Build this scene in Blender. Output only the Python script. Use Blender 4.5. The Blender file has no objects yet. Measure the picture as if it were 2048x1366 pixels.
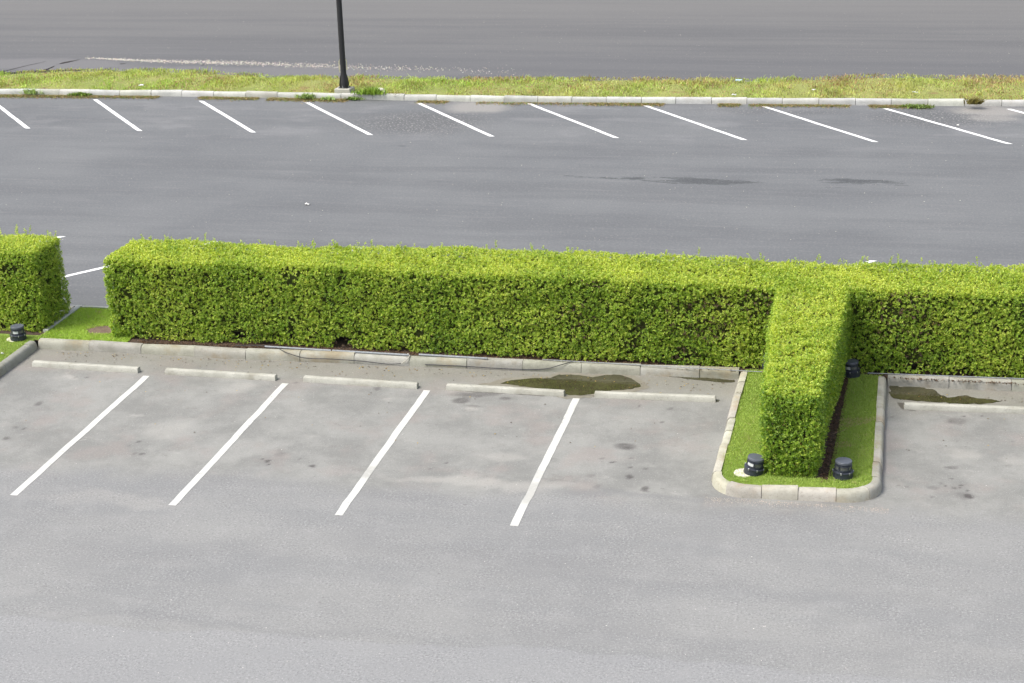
import bpy, math, random
import numpy as np
from mathutils import Vector

S = bpy.context.scene
C = S.collection
RNG = np.random.default_rng(7)
random.seed(7)

# ---------------------------------------------------------------- camera
FPX, PITCH, ROLL, YAW, CAMH = 3495.87, 0.343912, -0.031725, -0.223172, 10.5434   # focal in px of a 2048 px wide photo


def basis():
    f = np.array([math.sin(YAW) * math.cos(PITCH), math.cos(YAW) * math.cos(PITCH), -math.sin(PITCH)])
    r = np.array([math.cos(YAW), -math.sin(YAW), 0.0])
    u = np.cross(r, f)
    c, s = math.cos(ROLL), math.sin(ROLL)
    return f, c * r + s * u, -s * r + c * u


FW, RT, UP = basis()
cam_d = bpy.data.cameras.new('camera')
cam = bpy.data.objects.new('camera', cam_d)
C.objects.link(cam)
S.camera = cam
cam_d.lens = FPX / 2048 * 36
cam_d.sensor_width = 36
cam_d.clip_end = 2000
from mathutils import Matrix
cam.matrix_world = Matrix(((RT[0], UP[0], -FW[0], 0), (RT[1], UP[1], -FW[1], 0), (RT[2], UP[2], -FW[2], CAMH), (0, 0, 0, 1)))


def at(px, py, z=0.0):
    """point at height z seen at pixel (px, py) of the 2048x1366 photo: used to measure positions on the level ground"""
    d = FW + RT * (px - 1024) / FPX - UP * (py - 683) / FPX
    t = (z - CAMH) / d[2]
    return d * t + np.array([0, 0, CAMH])


# ---------------------------------------------------------------- light
SUN_EL, SUN_AZ = math.radians(56), math.radians(-122)      # azimuth measured from +Y towards +X
w = bpy.data.worlds.new('World')
S.world = w
w.use_nodes = True
nt = w.node_tree
sky = nt.nodes.new('ShaderNodeTexSky')
sky.sky_type = 'NISHITA'
sky.sun_disc = False
sky.sun_elevation = SUN_EL
sky.sun_rotation = SUN_AZ
sky.dust_density = 4.0
sky.ozone_density = 0.6
sky.air_density = 1.0
bg = nt.nodes['Background']
hs = nt.nodes.new('ShaderNodeHueSaturation')          # thin bright cloud: a paler sky
hs.inputs['Saturation'].default_value = .55
nt.links.new(sky.outputs[0], hs.inputs['Color']); nt.links.new(hs.outputs[0], bg.inputs[0])
bg.inputs[1].default_value = 0.14
sl = bpy.data.lights.new('sun', 'SUN')
sl.energy = 1.3
sl.angle = math.radians(20)
sl.color = (1.0, 0.965, 0.88)
so = bpy.data.objects.new('sun', sl)
C.objects.link(so)
sd = Vector((math.sin(SUN_AZ) * math.cos(SUN_EL), math.cos(SUN_AZ) * math.cos(SUN_EL), math.sin(SUN_EL)))
so.rotation_euler = sd.to_track_quat('Z', 'Y').to_euler()
S.view_settings.view_transform = 'Standard'
S.view_settings.look = 'None'
S.view_settings.gamma = 1
S.view_settings.exposure = 1.0


# ---------------------------------------------------------------- helpers
def tag(o, label=None, cat=None, group=None, kind=None):
    if label: o['label'] = label
    if cat: o['category'] = cat
    if group: o['group'] = group
    if kind: o['kind'] = kind
    return o


def mesh_obj(name, v, f, m, parent=None, smooth=False, col=None):
    """v: (n,3) array, f: list of faces or (k,3|4) array; col: (n,3) per-vertex colour"""
    me = bpy.data.meshes.new(name)
    v = np.asarray(v, dtype=np.float32)
    if isinstance(f, np.ndarray):
        k, n = f.shape
        me.vertices.add(len(v)); me.vertices.foreach_set('co', v.ravel())
        me.loops.add(k * n); me.loops.foreach_set('vertex_index', f.astype(np.int32).ravel())
        me.polygons.add(k)
        me.polygons.foreach_set('loop_start', np.arange(0, k * n, n, dtype=np.int32))
        me.polygons.foreach_set('loop_total', np.full(k, n, dtype=np.int32))
        me.update(calc_edges=True)
    else:
        me.from_pydata([tuple(map(float, p)) for p in v], [], f)
    if col is not None:
        a = me.color_attributes.new('tint', 'FLOAT_COLOR', 'POINT')
        c4 = np.ones((len(v), 4), dtype=np.float32); c4[:, :3] = col
        a.data.foreach_set('color', c4.ravel())
    if smooth:
        me.polygons.foreach_set('use_smooth', np.ones(len(me.polygons), dtype=bool))
    me.materials.append(m)
    me.validate()
    o = bpy.data.objects.new(name, me)
    C.objects.link(o)
    if parent: o.parent = parent
    return o


def empty(name, loc, rz=0.0, rot=None):
    o = bpy.data.objects.new(name, None)
    C.objects.link(o)
    o.location = loc
    o.rotation_euler = rot if rot else (0, 0, rz)
    return o


def copy_tree(o, parent=None):
    c = o.copy(); C.objects.link(c); c.parent = parent
    for ch in list(o.children): copy_tree(ch, c)
    return c


class MB:
    def __init__(s): s.v = []; s.f = []; s.c = []

    def add(s, v, f, col=None):
        b = len(s.v); s.v += [tuple(p) for p in v]; s.f += [tuple(i + b for i in q) for q in f]
        s.c += [col if col else (1, 1, 1)] * len(v)
        return s

    def box(s, x0, x1, y0, y1, z0, z1, bev=0.0, col=None):
        b = bev
        v = [(x0, y0, z0), (x1, y0, z0), (x1, y1, z0), (x0, y1, z0),
             (x0, y0, z1 - b), (x1, y0, z1 - b), (x1, y1, z1 - b), (x0, y1, z1 - b)]
        f = [(3, 2, 1, 0), (0, 1, 5, 4), (1, 2, 6, 5), (2, 3, 7, 6), (3, 0, 4, 7)]
        if b > 0:
            v += [(x0 + b, y0 + b, z1), (x1 - b, y0 + b, z1), (x1 - b, y1 - b, z1), (x0 + b, y1 - b, z1)]
            f += [(4, 5, 9, 8), (5, 6, 10, 9), (6, 7, 11, 10), (7, 4, 8, 11), (8, 9, 10, 11)]
        else:
            f += [(4, 5, 6, 7)]
        return s.add(v, f, col)

    def lathe(s, prof, n=40, cx=0, cy=0, a0=0.0, a1=2 * math.pi, col=None):
        full = abs(a1 - a0 - 2 * math.pi) < 1e-6
        m = n if full else n + 1
        v = []
        for (r, z) in prof:
            for i in range(m):
                a = a0 + (a1 - a0) * i / n
                v.append((cx + r * math.cos(a), cy + r * math.sin(a), z))
        f = []
        for j in range(len(prof) - 1):
            for i in range(n):
                i2 = (i + 1) % m
                f.append((j * m + i, j * m + i2, (j + 1) * m + i2, (j + 1) * m + i))
        return s.add(v, f, col)

    def tube(s, pts, r, n=8, col=None):
        pts = [np.array(p, float) for p in pts]
        v = []
        for i, p in enumerate(pts):
            t = pts[min(i + 1, len(pts) - 1)] - pts[max(i - 1, 0)]
            t /= np.linalg.norm(t) + 1e-9
            a = np.cross(t, (0, 0, 1)) if abs(t[2]) < .95 else np.cross(t, (1, 0, 0))
            a /= np.linalg.norm(a); b = np.cross(t, a)
            rr = r[i] if isinstance(r, (list, tuple)) else r
            for k in range(n):
                an = 2 * math.pi * k / n
                v.append(p + rr * (math.cos(an) * a + math.sin(an) * b))
        f = []
        for i in range(len(pts) - 1):
            for k in range(n):
                k2 = (k + 1) % n
                f.append((i * n + k, i * n + k2, (i + 1) * n + k2, (i + 1) * n + k))
        f.append(tuple(range(n))); f.append(tuple(reversed(range((len(pts) - 1) * n, len(pts) * n))))
        return s.add(v, f, col)

    def build(s, name, m, parent=None, smooth=False):
        o = mesh_obj(name, np.array(s.v), s.f, m, parent, smooth, np.array(s.c))
        if smooth:
            md = o.modifiers.new('edge', 'EDGE_SPLIT'); md.split_angle = math.radians(35)
        return o


def noise2(x, y, seed=0, octaves=4, scale=1.0):
    """smooth value made of rotated sines, about -1..1"""
    r = np.random.default_rng(seed)
    out = np.zeros_like(x, dtype=float); amp = 1.0; tot = 0
    fr = scale
    for o in range(octaves):
        s = 0
        for k in range(4):
            a = r.uniform(0, 2 * math.pi); ph = r.uniform(0, 6.28); q = fr * r.uniform(.7, 1.4)
            s = s + np.sin((x * math.cos(a) + y * math.sin(a)) * q + ph)
        out += amp * s / 2.4; tot += amp; amp *= .55; fr *= 2.1
    return out / tot


# ---------------------------------------------------------------- materials
def mat(name):
    m = bpy.data.materials.new(name); m.use_nodes = True
    return m, m.node_tree, m.node_tree.nodes['Principled BSDF']


class N:
    """small node graph helper on world-space (Object coords of objects placed at the origin)"""
    def __init__(s, t):
        s.t = t; s.geo = t.nodes.new('ShaderNodeNewGeometry'); s.pos = s.geo.outputs['Position']

    def n(s, kind, **kw):
        nd = s.t.nodes.new(kind)
        for k, v in kw.items(): setattr(nd, k, v)
        return nd

    def link(s, a, b): s.t.links.new(a, b)

    def scaled(s, sc, loc=(0, 0, 0), vec=None):
        m = s.n('ShaderNodeMapping'); m.inputs['Scale'].default_value = sc; m.inputs['Location'].default_value = loc
        s.link(vec or s.pos, m.inputs[0]); return m.outputs[0]

    def noise(s, scale, detail=4, rough=.55, vec=None, dist=0.0, color=False):
        q = s.n('ShaderNodeTexNoise'); q.inputs['Scale'].default_value = scale; q.inputs['Detail'].default_value = detail
        q.inputs['Roughness'].default_value = rough; q.inputs['Distortion'].default_value = dist
        s.link(vec or s.pos, q.inputs['Vector']); return q.outputs['Color' if color else 'Fac']

    def ramp(s, x, a, b, lo=0.0, hi=1.0, smooth=True):
        r = s.n('ShaderNodeMapRange'); r.interpolation_type = 'SMOOTHSTEP' if smooth else 'LINEAR'
        s.link(x, r.inputs['Value'])
        for i, v in zip((1, 2, 3, 4), (a, b, lo, hi)): r.inputs[i].default_value = v
        return r.outputs[0]

    def math(s, op, a, b=None):
        m = s.n('ShaderNodeMath', operation=op)
        for i, v in enumerate((a, b)):
            if v is None: continue
            if isinstance(v, (int, float)): m.inputs[i].default_value = v
            else: s.link(v, m.inputs[i])
        return m.outputs[0]

    def mix(s, fac, a, b, mode='MIX'):
        m = s.n('ShaderNodeMix', data_type='RGBA', blend_type=mode)
        for v, i in ((fac, 0), (a, 6), (b, 7)):
            if isinstance(v, (int, float)): m.inputs[i].default_value = v
            elif isinstance(v, tuple): m.inputs[i].default_value = (*v, 1)
            else: s.link(v, m.inputs[i])
        return m.outputs[2]

    def bump(s, h, strength, dist, bsdf):
        b = s.n('ShaderNodeBump'); b.inputs['Strength'].default_value = strength; b.inputs['Distance'].default_value = dist
        s.link(h, b.inputs['Height']); s.link(b.outputs[0], bsdf.inputs['Normal'])

    def spot(s, vec, cx, cy, rx, ry, rot=0.0, edge=.35):
        """1 inside an ellipse on the ground, fading to 0 at its rim"""
        m = s.n('ShaderNodeMapping', vector_type='TEXTURE')
        m.inputs['Location'].default_value = (cx, cy, 0); m.inputs['Rotation'].default_value = (0, 0, rot)
        m.inputs['Scale'].default_value = (rx, ry, 1000)
        s.link(vec, m.inputs[0])
        l = s.n('ShaderNodeVectorMath', operation='LENGTH'); s.link(m.outputs[0], l.inputs[0])
        return s.ramp(l.outputs['Value'], 1 - edge, 1 + edge, 1, 0)

    def spots(s, vec, lst, edge=.35):
        out = None
        for (cx, cy, rx, ry, rot, st) in lst:
            k = s.math('MULTIPLY', s.spot(vec, cx, cy, rx, ry, rot, edge), st)
            out = k if out is None else s.math('MAXIMUM', out, k)
        return out

    def warped(s, scale, amt, vec=None, detail=4):
        c = s.noise(scale, detail, .6, vec, color=True)
        sub = s.n('ShaderNodeVectorMath', operation='SUBTRACT'); s.link(c, sub.inputs[0]); sub.inputs[1].default_value = (.5, .5, .5)
        mu = s.n('ShaderNodeVectorMath', operation='MULTIPLY'); s.link(sub.outputs[0], mu.inputs[0]); mu.inputs[1].default_value = (amt, amt, 0)
        ad = s.n('ShaderNodeVectorMath', operation='ADD'); s.link(s.pos, ad.inputs[0]); s.link(mu.outputs[0], ad.inputs[1])
        return ad.outputs[0]


def px_spot(px, py, wpx, hpx, st=1.0, rot=0.0):
    a, b = at(px - wpx / 2, py), at(px + wpx / 2, py)
    c, d = at(px, py - hpx / 2), at(px, py + hpx / 2)
    p = at(px, py)
    return (p[0], p[1], max(.02, np.linalg.norm(a - b) / 2), max(.02, np.linalg.norm(c - d) / 2), rot, st)


# --- asphalt of the near parking lot
m_lot, t, b = mat('near_asphalt'); g = N(t)
big = g.noise(.35, 5, .6)
streak = g.noise(1.0, 6, .62, g.scaled((.28, 1.25, 1)))
mid = g.noise(2.2, 6, .65)
fine = g.noise(30, 4, .75)
grit = g.noise(75, 3, .8)
base = g.mix(g.ramp(big, .3, .7), (.194, .195, .194), (.232, .232, .226))
base = g.mix(g.ramp(streak, .42, .66, 0, .55), base, (.185, .188, .19))
base = g.mix(g.ramp(mid, .45, .75, 0, .4), base, (.265, .265, .26))
low = g.n('ShaderNodeSeparateXYZ'); g.link(g.warped(.5, .8, detail=5), low.inputs[0])
base = g.mix(g.ramp(g.math('ADD', low.outputs[1], g.math('MULTIPLY', low.outputs[0], -.03)), 18.15, 18.05, 0, .6), base, (.240, .242, .245))
# the silted stalls: smoother, paler, brownish, ending along an uneven edge
sep = g.n('ShaderNodeSeparateXYZ'); g.link(g.warped(.55, 1.5, detail=6), sep.inputs[0])
edge = g.math('ADD', g.math('MULTIPLY', sep.outputs[0], -.035), sep.outputs[1])
stall = g.ramp(edge, 22.15, 22.9)
stain1 = g.noise(.8, 8, .70)
stain2 = g.noise(2.6, 7, .7, g.scaled((.6, 1.2, 1), (3, 9, 0)))
sc = g.mix(g.ramp(stain1, .36, .64), (.184, .184, .174), (.254, .253, .238))
pink = g.ramp(g.noise(.9, 5, .6, g.scaled((1, 1, 1), (17, 3, 0))), .50, .66, 0, .5)
sc = g.mix(pink, sc, (.245, .215, .20))
sc = g.mix(g.ramp(stain2, .58, .74, 0, .55), sc, (.33, .322, .298))
sc = g.mix(g.ramp(g.noise(1.7, 8, .72, g.scaled((1, 1.6, 1), (5, 40, 0))), .57, .7, 0, .5), sc, (.155, .146, .136))
# greenish silt towards the kerb
sp0 = g.n('ShaderNodeSeparateXYZ'); g.link(g.warped(1.2, 1.2), sp0.inputs[0])
sc = g.mix(g.ramp(sp0.outputs[1], 25.9, 27.0, 0, .55), sc, (.20, .188, .15))
base = g.mix(stall, base, sc)
# brown stain by stop 3/4, oil spots
dark = [px_spot(*q) for q in [
    (1252, 893, 40, 13, .75), (1180, 951, 18, 9, .35), (1258, 953, 14, 8, .85), (1295, 976, 14, 8, .8), (1293, 981, 18, 6, .6),
    (1226, 924, 8, 4, .8), (1258, 935, 6, 4, .8), (1293, 938, 12, 6, .5), (1340, 818, 10, 5, .5), (1322, 844, 8, 4, .6),
    (1280, 812, 6, 5, .7), (1262, 917, 5, 3, .8), (1195, 974, 14, 7, .35), (1204, 918, 10, 5, .3),
    (922, 800, 34, 11, .8), (940, 790, 70, 9, .6), (975, 788, 50, 7, .5), (945, 812, 34, 6, .45), (1010, 797, 24, 7, .5), (938, 822, 24, 5, .35),
    (76, 808, 16, 8, .5), (14, 877, 16, 7, .6), (32, 854, 8, 5, .6), (48, 857, 8, 5, .6), (150, 755, 8, 4, .6), (172, 755, 8, 4, .7),
    (277, 884, 9, 5, .6), (287, 907, 12, 5, .7), (272, 907, 10, 5, .35), (258, 892, 8, 4, .4),
    (536, 922, 8, 4, .9), (533, 925, 6, 4, .9), (525, 919, 6, 4, .8), (538, 929, 6, 4, .9), (625, 931, 14, 5, .8), (560, 908, 16, 8, .3),
    (600, 918, 6, 3, .7), (755, 777, 12, 6, .6), (892, 926, 8, 4, .7), (860, 938, 6, 3, .7), (590, 765, 10, 4, .4),
    (1912, 842, 40, 11, .55), (1927, 833, 8, 3, .8), (1965, 832, 8, 3, .7), (1864, 974, 22, 8, .45), (1935, 992, 14, 8, .85), (1928, 990, 34, 12, .3),
    (1910, 976, 9, 4, .8), (1922, 971, 9, 4, .8), (1891, 971, 7, 4, .7), (1882, 967, 7, 4, .6), (1906, 958, 6, 4, .7), (1934, 982, 9, 4, .7),
    (1797, 970, 6, 4, .5), (1815, 973, 8, 4, .5), (1862, 995, 9, 4, .5), (1900, 935, 24, 5, .5), (1783, 835, 8, 4, .4), (1921, 975, 7, 3, .7),
    (90, 1172, 6, 3, .5), (250, 1276, 5, 3, .4), (757, 1149, 5, 3, .4)]]
wear = g.n('ShaderNodeVertexColor', layer_name='tint'); wsep = g.n('ShaderNodeSeparateColor'); g.link(wear.outputs[0], wsep.inputs[0])
base = g.mix(wsep.outputs[0], base, (.075, .068, .066))
pale = [px_spot(*q) for q in [(140, 758, 40, 6, .5), (1010, 912, 60, 22, .35), (955, 817, 36, 12, .4), (960, 965, 380, 18, .4), (330, 860, 90, 30, .3),
                              (1925, 905, 50, 20, .35), (2005, 920, 40, 20, .3), (470, 780, 60, 14, .3), (230, 1000, 300, 20, .2), (1340, 900, 60, 30, .2)]]
base = g.mix(wsep.outputs[1], base, (.38, .365, .335))
tyre = [px_spot(*q) for q in [(1400, 1170, 900, 22, .25), (420, 1245, 820, 12, .3), (1500, 1290, 1000, 26, .2), (1000, 1110, 700, 26, .2), (300, 1100, 600, 30, .22), (1600, 1040, 700, 26, .25),
                              (480, 955, 260, 18, .35), (800, 985, 260, 14, .45), (1240, 995, 420, 12, .5), (1560, 1012, 300, 10, .4)]]
base = g.mix(wsep.outputs[2], base, (.165, .165, .168))
# aggregate: dark pits and pale chips
amt = g.ramp(stall, 0, 1, 1.0, .38)
patchy = g.ramp(g.noise(1.1, 5, .6, g.scaled((1, 2, 1), (31, 3, 0))), .35, .65, .45, 1.0)
amt = g.math('MULTIPLY', amt, patchy)
base = g.mix(g.math('MULTIPLY', g.ramp(fine, .50, .66, 0, .75), amt), base, (.125, .127, .130))
base = g.mix(g.math('MULTIPLY', g.ramp(fine, .46, .34, 0, .5), amt), base, (.42, .42, .41))
base = g.mix(g.ramp(grit, .55, .7, 0, .35), base, (.13, .13, .13))
chip = g.ramp(g.noise(55, 2, .5, g.scaled((1, 1, 1), (3, 5, 1))), .64, .70, 0, .5)
base = g.mix(chip, base, (.5, .5, .49))
pk = g.ramp(g.noise(13, 3, .6, g.scaled((1, 1.6, 1), (8, 1, 1))), .66, .70, 0, .6)
base = g.mix(pk, base, (.12, .115, .11))
g.link(base, b.inputs['Base Color']); b.inputs['Roughness'].default_value = .85
b.inputs['Specular IOR Level'].default_value = .3
g.bump(g.mix(.5, fine, grit), .35, .01, b)

# --- darker asphalt of the far lot
m_far, t, b = mat('far_asphalt'); g = N(t)
streak = g.noise(1.0, 6, .6, g.scaled((.10, .8, 1)))
fstreak = g.noise(1.0, 6, .65, g.scaled((.5, 5.0, 1)))
base = g.mix(g.ramp(g.noise(.25, 5, .6), .3, .7), (.122, .127, .133), (.148, .153, .157))
base = g.mix(g.ramp(streak, .44, .62, 0, .5), base, (.100, .104, .110))
base = g.mix(g.ramp(fstreak, .52, .7, 0, .4), base, (.18, .18, .184))
blotch = g.ramp(g.noise(.9, 6, .6, g.scaled((.6, 1.2, 1), (7, 7, 0))), .5, .66, 0, .45)
sepy = g.n('ShaderNodeSeparateXYZ'); g.link(g.pos, sepy.inputs[0])
base = g.mix(g.math('MULTIPLY', blotch, g.ramp(sepy.outputs[1], 42.5, 45)), base, (.20, .20, .205))
wf = g.warped(1.6, .9, g.scaled((.35, 1.0, 1)), 7)
damp = [px_spot(*q) for q in [(1255, 357, 320, 10, .85), (1400, 361, 260, 14, 1.0), (1480, 362, 90, 10, .8), (1730, 363, 200, 13, .95), (1800, 366, 90, 6, .6), (790, 361, 260, 5, .5),
                              (1100, 366, 160, 4, .5), (800, 292, 80, 4, .8), (1930, 354, 60, 4, .5), (1680, 375, 70, 4, .6)]]
ds = g.spots(wf, damp, .9)
dk = g.math('MULTIPLY', g.ramp(g.math('ADD', g.math('MULTIPLY', ds, .24), g.noise(1.5, 10, .85, g.scaled((.8, 3.2, 1)))), .655, .69), g.ramp(ds, .02, .25))
base = g.mix(dk, base, (.066, .07, .074))
coarse = g.spots(g.warped(.7, 1.2), [px_spot(840, 245, 240, 40, .8), px_spot(1880, 235, 260, 34, .7), px_spot(1540, 222, 300, 14, .4)], .5)
base = g.mix(coarse, base, (.092, .094, .097))
silt = g.spots(g.warped(1.5, .7), [px_spot(955, 214, 120, 22, .9), px_spot(1980, 222, 150, 20, .9), px_spot(1985, 236, 90, 14, .7), px_spot(860, 207, 90, 6, .4)], .4)
base = g.mix(silt, base, (.25, .24, .225))
gr = g.noise(22, 4, .8)
base = g.mix(g.ramp(gr, .52, .66, 0, .45), base, (.075, .077, .08))
base = g.mix(g.ramp(gr, .46, .34, 0, .4), base, (.22, .22, .22))
chips = g.math('MULTIPLY', g.ramp(g.noise(14, 3, .7), .56, .64), g.math('ADD', g.math('MULTIPLY', coarse, .7), .12))
base = g.mix(chips, base, (.42, .41, .39))
base = g.mix(g.ramp(g.noise(24, 2, .6, g.scaled((1, 1, 1), (1, 4, 3))), .6, .7, 0, .25), base, (.07, .07, .075))
g.link(base, b.inputs['Base Color']); b.inputs['Roughness'].default_value = .85
b.inputs['Specular IOR Level'].default_value = .3
g.bump(g.noise(45, 3, .7), .35, .01, b)

# --- road beyond the verge
m_road, t, b = mat('road_asphalt'); g = N(t)
st = g.noise(1.0, 6, .62, g.scaled((.06, .9, 1)))
base = g.mix(g.ramp(st, .38, .64), (.126, .125, .125), (.102, .102, .105))
rg = g.noise(16, 4, .8)
base = g.mix(g.ramp(rg, .5, .66, 0, .4), base, (.07, .07, .073))
base = g.mix(g.ramp(rg, .46, .34, 0, .35), base, (.2, .2, .2))
sy = g.n('ShaderNodeSeparateXYZ'); g.link(g.warped(.3, 2.0), sy.inputs[0])
base = g.mix(g.ramp(sy.outputs[1], 54, 60, .6, 0), base, (.100, .101, .107))
base = g.mix(g.ramp(sy.outputs[1], 60, 67, 0, .5), base, (.15, .146, .141))
base = g.mix(g.ramp(g.noise(1, 5, .65, g.scaled((.3, 6, 1))), .5, .72, 0, .25), base, (.165, .162, .158))
shoulder = g.spots(g.warped(.5, 1.4), [px_spot(60, 128, 420, 22, .7), px_spot(520, 142, 800, 16, .6)], .3)
base = g.mix(shoulder, base, (.15, .147, .15))
base = g.mix(g.ramp(g.noise(22, 2, .6), .64, .70, 0, .4), base, (.4, .38, .35))
base = g.mix(g.ramp(g.noise(26, 2, .6, g.scaled((1, 1, 1), (1, 4, 3))), .62, .7, 0, .3), base, (.06, .06, .065))
g.link(base, b.inputs['Base Color']); b.inputs['Roughness'].default_value = .85
b.inputs['Specular IOR Level'].default_value = .3

# --- paint
def paint_mat(name, colr, wear):
    m, t, b = mat(name); g = N(t)
    n = g.noise(9, 6, .75)
    c = g.mix(g.ramp(g.noise(2, 5, .6), .35, .7), colr, tuple(x * .9 for x in colr))
    c = g.mix(g.ramp(n, .56, .68, 0, wear), c, (.24, .24, .235))
    if wear > .3:
        band = g.spots(g.warped(6, .3), [px_spot(735, 945, 60, 26, .9), px_spot(1060, 985, 60, 46, .8), px_spot(1075, 950, 40, 20, .5), px_spot(110, 910, 80, 16, .3)], .4)
        c = g.mix(g.math('MULTIPLY', band, g.ramp(g.noise(14, 5, .7), .2, .5)), c, (.36, .355, .33))
    g.link(c, b.inputs['Base Color']); b.inputs['Roughness'].default_value = .7
    g.bump(g.noise(60, 3, .7), .3, .006, b)
    return m
m_paint = paint_mat('worn_white_paint', (.55, .55, .515), .8)
m_paint_far = paint_mat('white_paint', (.80, .80, .79), .1)

# --- concrete
def concrete(name, c0, c1, stain, amount=.6):
    m, t, b = mat(name); g = N(t)
    at_ = g.n('ShaderNodeVertexColor', layer_name='tint')
    c = g.mix(g.ramp(g.noise(3, 6, .65), .35, .68), c0, c1)
    c = g.mix(g.ramp(g.noise(1.3, 6, .65, g.scaled((1, 1, 1), (4, 4, 4))), .5, .68, 0, amount), c, stain)
    c = g.mix(g.ramp(g.noise(7, 7, .75, g.scaled((1, 1, 2.5), (2, 1, 4))), .56, .72, 0, .45), c, (.15, .145, .13))
    c = g.mix(g.ramp(g.noise(38, 4, .8), .54, .68, 0, .5), c, (.17, .165, .15))
    c = g.mix(1.0, c, at_.outputs[0], 'MULTIPLY')
    g.link(c, b.inputs['Base Color']); b.inputs['Roughness'].default_value = .9
    b.inputs['Specular IOR Level'].default_value = .25
    g.bump(g.noise(30, 5, .7), .5, .01, b)
    return m
m_kerb = concrete('kerb_concrete', (.35, .35, .31), (.26, .26, .22), (.27, .215, .13), .6)
m_kerb_is = concrete('island_kerb_concrete', (.44, .43, .375), (.33, .32, .27), (.34, .26, .165), .7)
m_kerb_far = concrete('far_kerb_concrete', (.47, .48, .455), (.38, .39, .37), (.28, .265, .22), .35)
m_stop = concrete('wheel_stop_concrete', (.44, .435, .385), (.34, .335, .29), (.23, .215, .165), .55)
m_slab = concrete('slab_concrete', (.60, .57, .49), (.52, .48, .41), (.42, .36, .28), .4)

# --- soil, lawn base
def soil_mat(name, a, bb, scale=12):
    m, t, b = mat(name); g = N(t)
    c = g.mix(g.ramp(g.noise(scale, 6, .7), .35, .7), a, bb)
    c = g.mix(g.ramp(g.noise(34, 3, .7), .56, .7, 0, .5), c, tuple(min(1, x * 1.9) for x in a))
    g.link(c, b.inputs['Base Color']); b.inputs['Roughness'].default_value = .95
    g.bump(g.noise(40, 4, .7), .8, .03, b)
    return m
m_soil = soil_mat('mulch', (.085, .052, .036), (.035, .024, .018))
m_bare = soil_mat('bare_soil', (.19, .135, .09), (.12, .085, .06))

def lawn_mat(name, a, bb, dry, dry_amt, scale=1.6):
    m, t, b = mat(name); g = N(t)
    c = g.mix(g.ramp(g.noise(scale, 6, .65), .35, .68), a, bb)
    c = g.mix(g.ramp(g.noise(2.0, 6, .6, g.scaled((1, 1, 1), (9, 2, 0))), .55, .68, 0, dry_amt), c, dry)
    c = g.mix(g.ramp(g.noise(60, 3, .7), .5, .75, 0, .5), c, tuple(x * .5 for x in a))
    g.link(c, b.inputs['Base Color']); b.inputs['Roughness'].default_value = .95
    b.inputs['Specular IOR Level'].default_value = .2
    g.bump(g.noise(70, 4, .7), .9, .03, b)
    return m
m_lawn = lawn_mat('lawn_turf', (.19, .28, .055), (.25, .35, .07), (.30, .24, .11), .6)
m_verge = lawn_mat('verge_turf', (.24, .27, .08), (.32, .32, .11), (.24, .16, .08), .8, .8)

# --- leaves / blades coloured per leaf
def leaf_mat(name, rough, trans, spec=.5):
    m, t, b = mat(name); g = N(t)
    a = g.n('ShaderNodeVertexColor', layer_name='tint')
    g.link(a.outputs[0], b.inputs['Base Color'])
    b.inputs['Roughness'].default_value = rough; b.inputs['Specular IOR Level'].default_value = spec
    tr = g.n('ShaderNodeBsdfTranslucent')
    g.link(g.mix(1.0, a.outputs[0], (1.25, 1.15, .55), 'MULTIPLY'), tr.inputs[0])
    mx = g.n('ShaderNodeMixShader'); mx.inputs[0].default_value = trans
    g.link(b.outputs[0], mx.inputs[1]); g.link(tr.outputs[0], mx.inputs[2])
    g.link(mx.outputs[0], t.nodes['Material Output'].inputs[0])
    return m
m_leaf = leaf_mat('hedge_leaf', .42, .46)
m_blade = leaf_mat('grass_blade', .55, .3, .3)

def plain(name, c, rough, spec=.5, metal=0.0, var=.25, scale=20):
    m, t, b = mat(name); g = N(t)
    k = g.mix(g.ramp(g.noise(scale, 5, .65), .3, .7), c, tuple(x * (1 - var) for x in c))
    g.link(k, b.inputs['Base Color']); b.inputs['Roughness'].default_value = rough
    b.inputs['Specular IOR Level'].default_value = spec; b.inputs['Metallic'].default_value = metal
    return m
m_wood = plain('twig_bark', (.13, .095, .07), .9, .2, 0, .5, 30)
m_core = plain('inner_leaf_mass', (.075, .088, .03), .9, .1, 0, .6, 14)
m_black = plain('black_painted_steel', (.022, .022, .024), .5, .4)
m_lamp = plain('dark_grey_housing', (.036, .042, .058), .42, .5, 0, .35, 14)
m_cap = plain('grey_cap', (.095, .105, .13), .5, .5, 0, .15, 10)
m_recess = plain('lens_recess', (.10, .105, .10), .25, .5)
m_glass = plain('lamp_lens', (.62, .64, .64), .12, .6, 0, .3, 25)
m_bolt = plain('steel_bolt', (.45, .46, .48), .35, .5, .7)
m_pipe = plain('grey_conduit', (.29, .31, .33), .5, .4)
m_cable = plain('dark_cable', (.045, .045, .05), .6, .4)
m_cablew = plain('pale_cable', (.5, .48, .42), .6, .4)
m_white = plain('white_scrap', (.75, .75, .72), .7, .3)
m_blue = plain('pale_blue_scrap', (.45, .62, .68), .7, .3)
m_tape = plain('yellowed_strap', (.62, .6, .3), .7, .3)
m_pebble, t, b = mat('pebbles'); g = N(t)
a_ = g.n('ShaderNodeVertexColor', layer_name='tint'); g.link(a_.outputs[0], b.inputs['Base Color']); b.inputs['Roughness'].default_value = .9
m_crack = plain('broken_edge_soil', (.055, .048, .048), .95, .1, 0, .5, 6)  # bare dark soil of the broken asphalt edges

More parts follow.
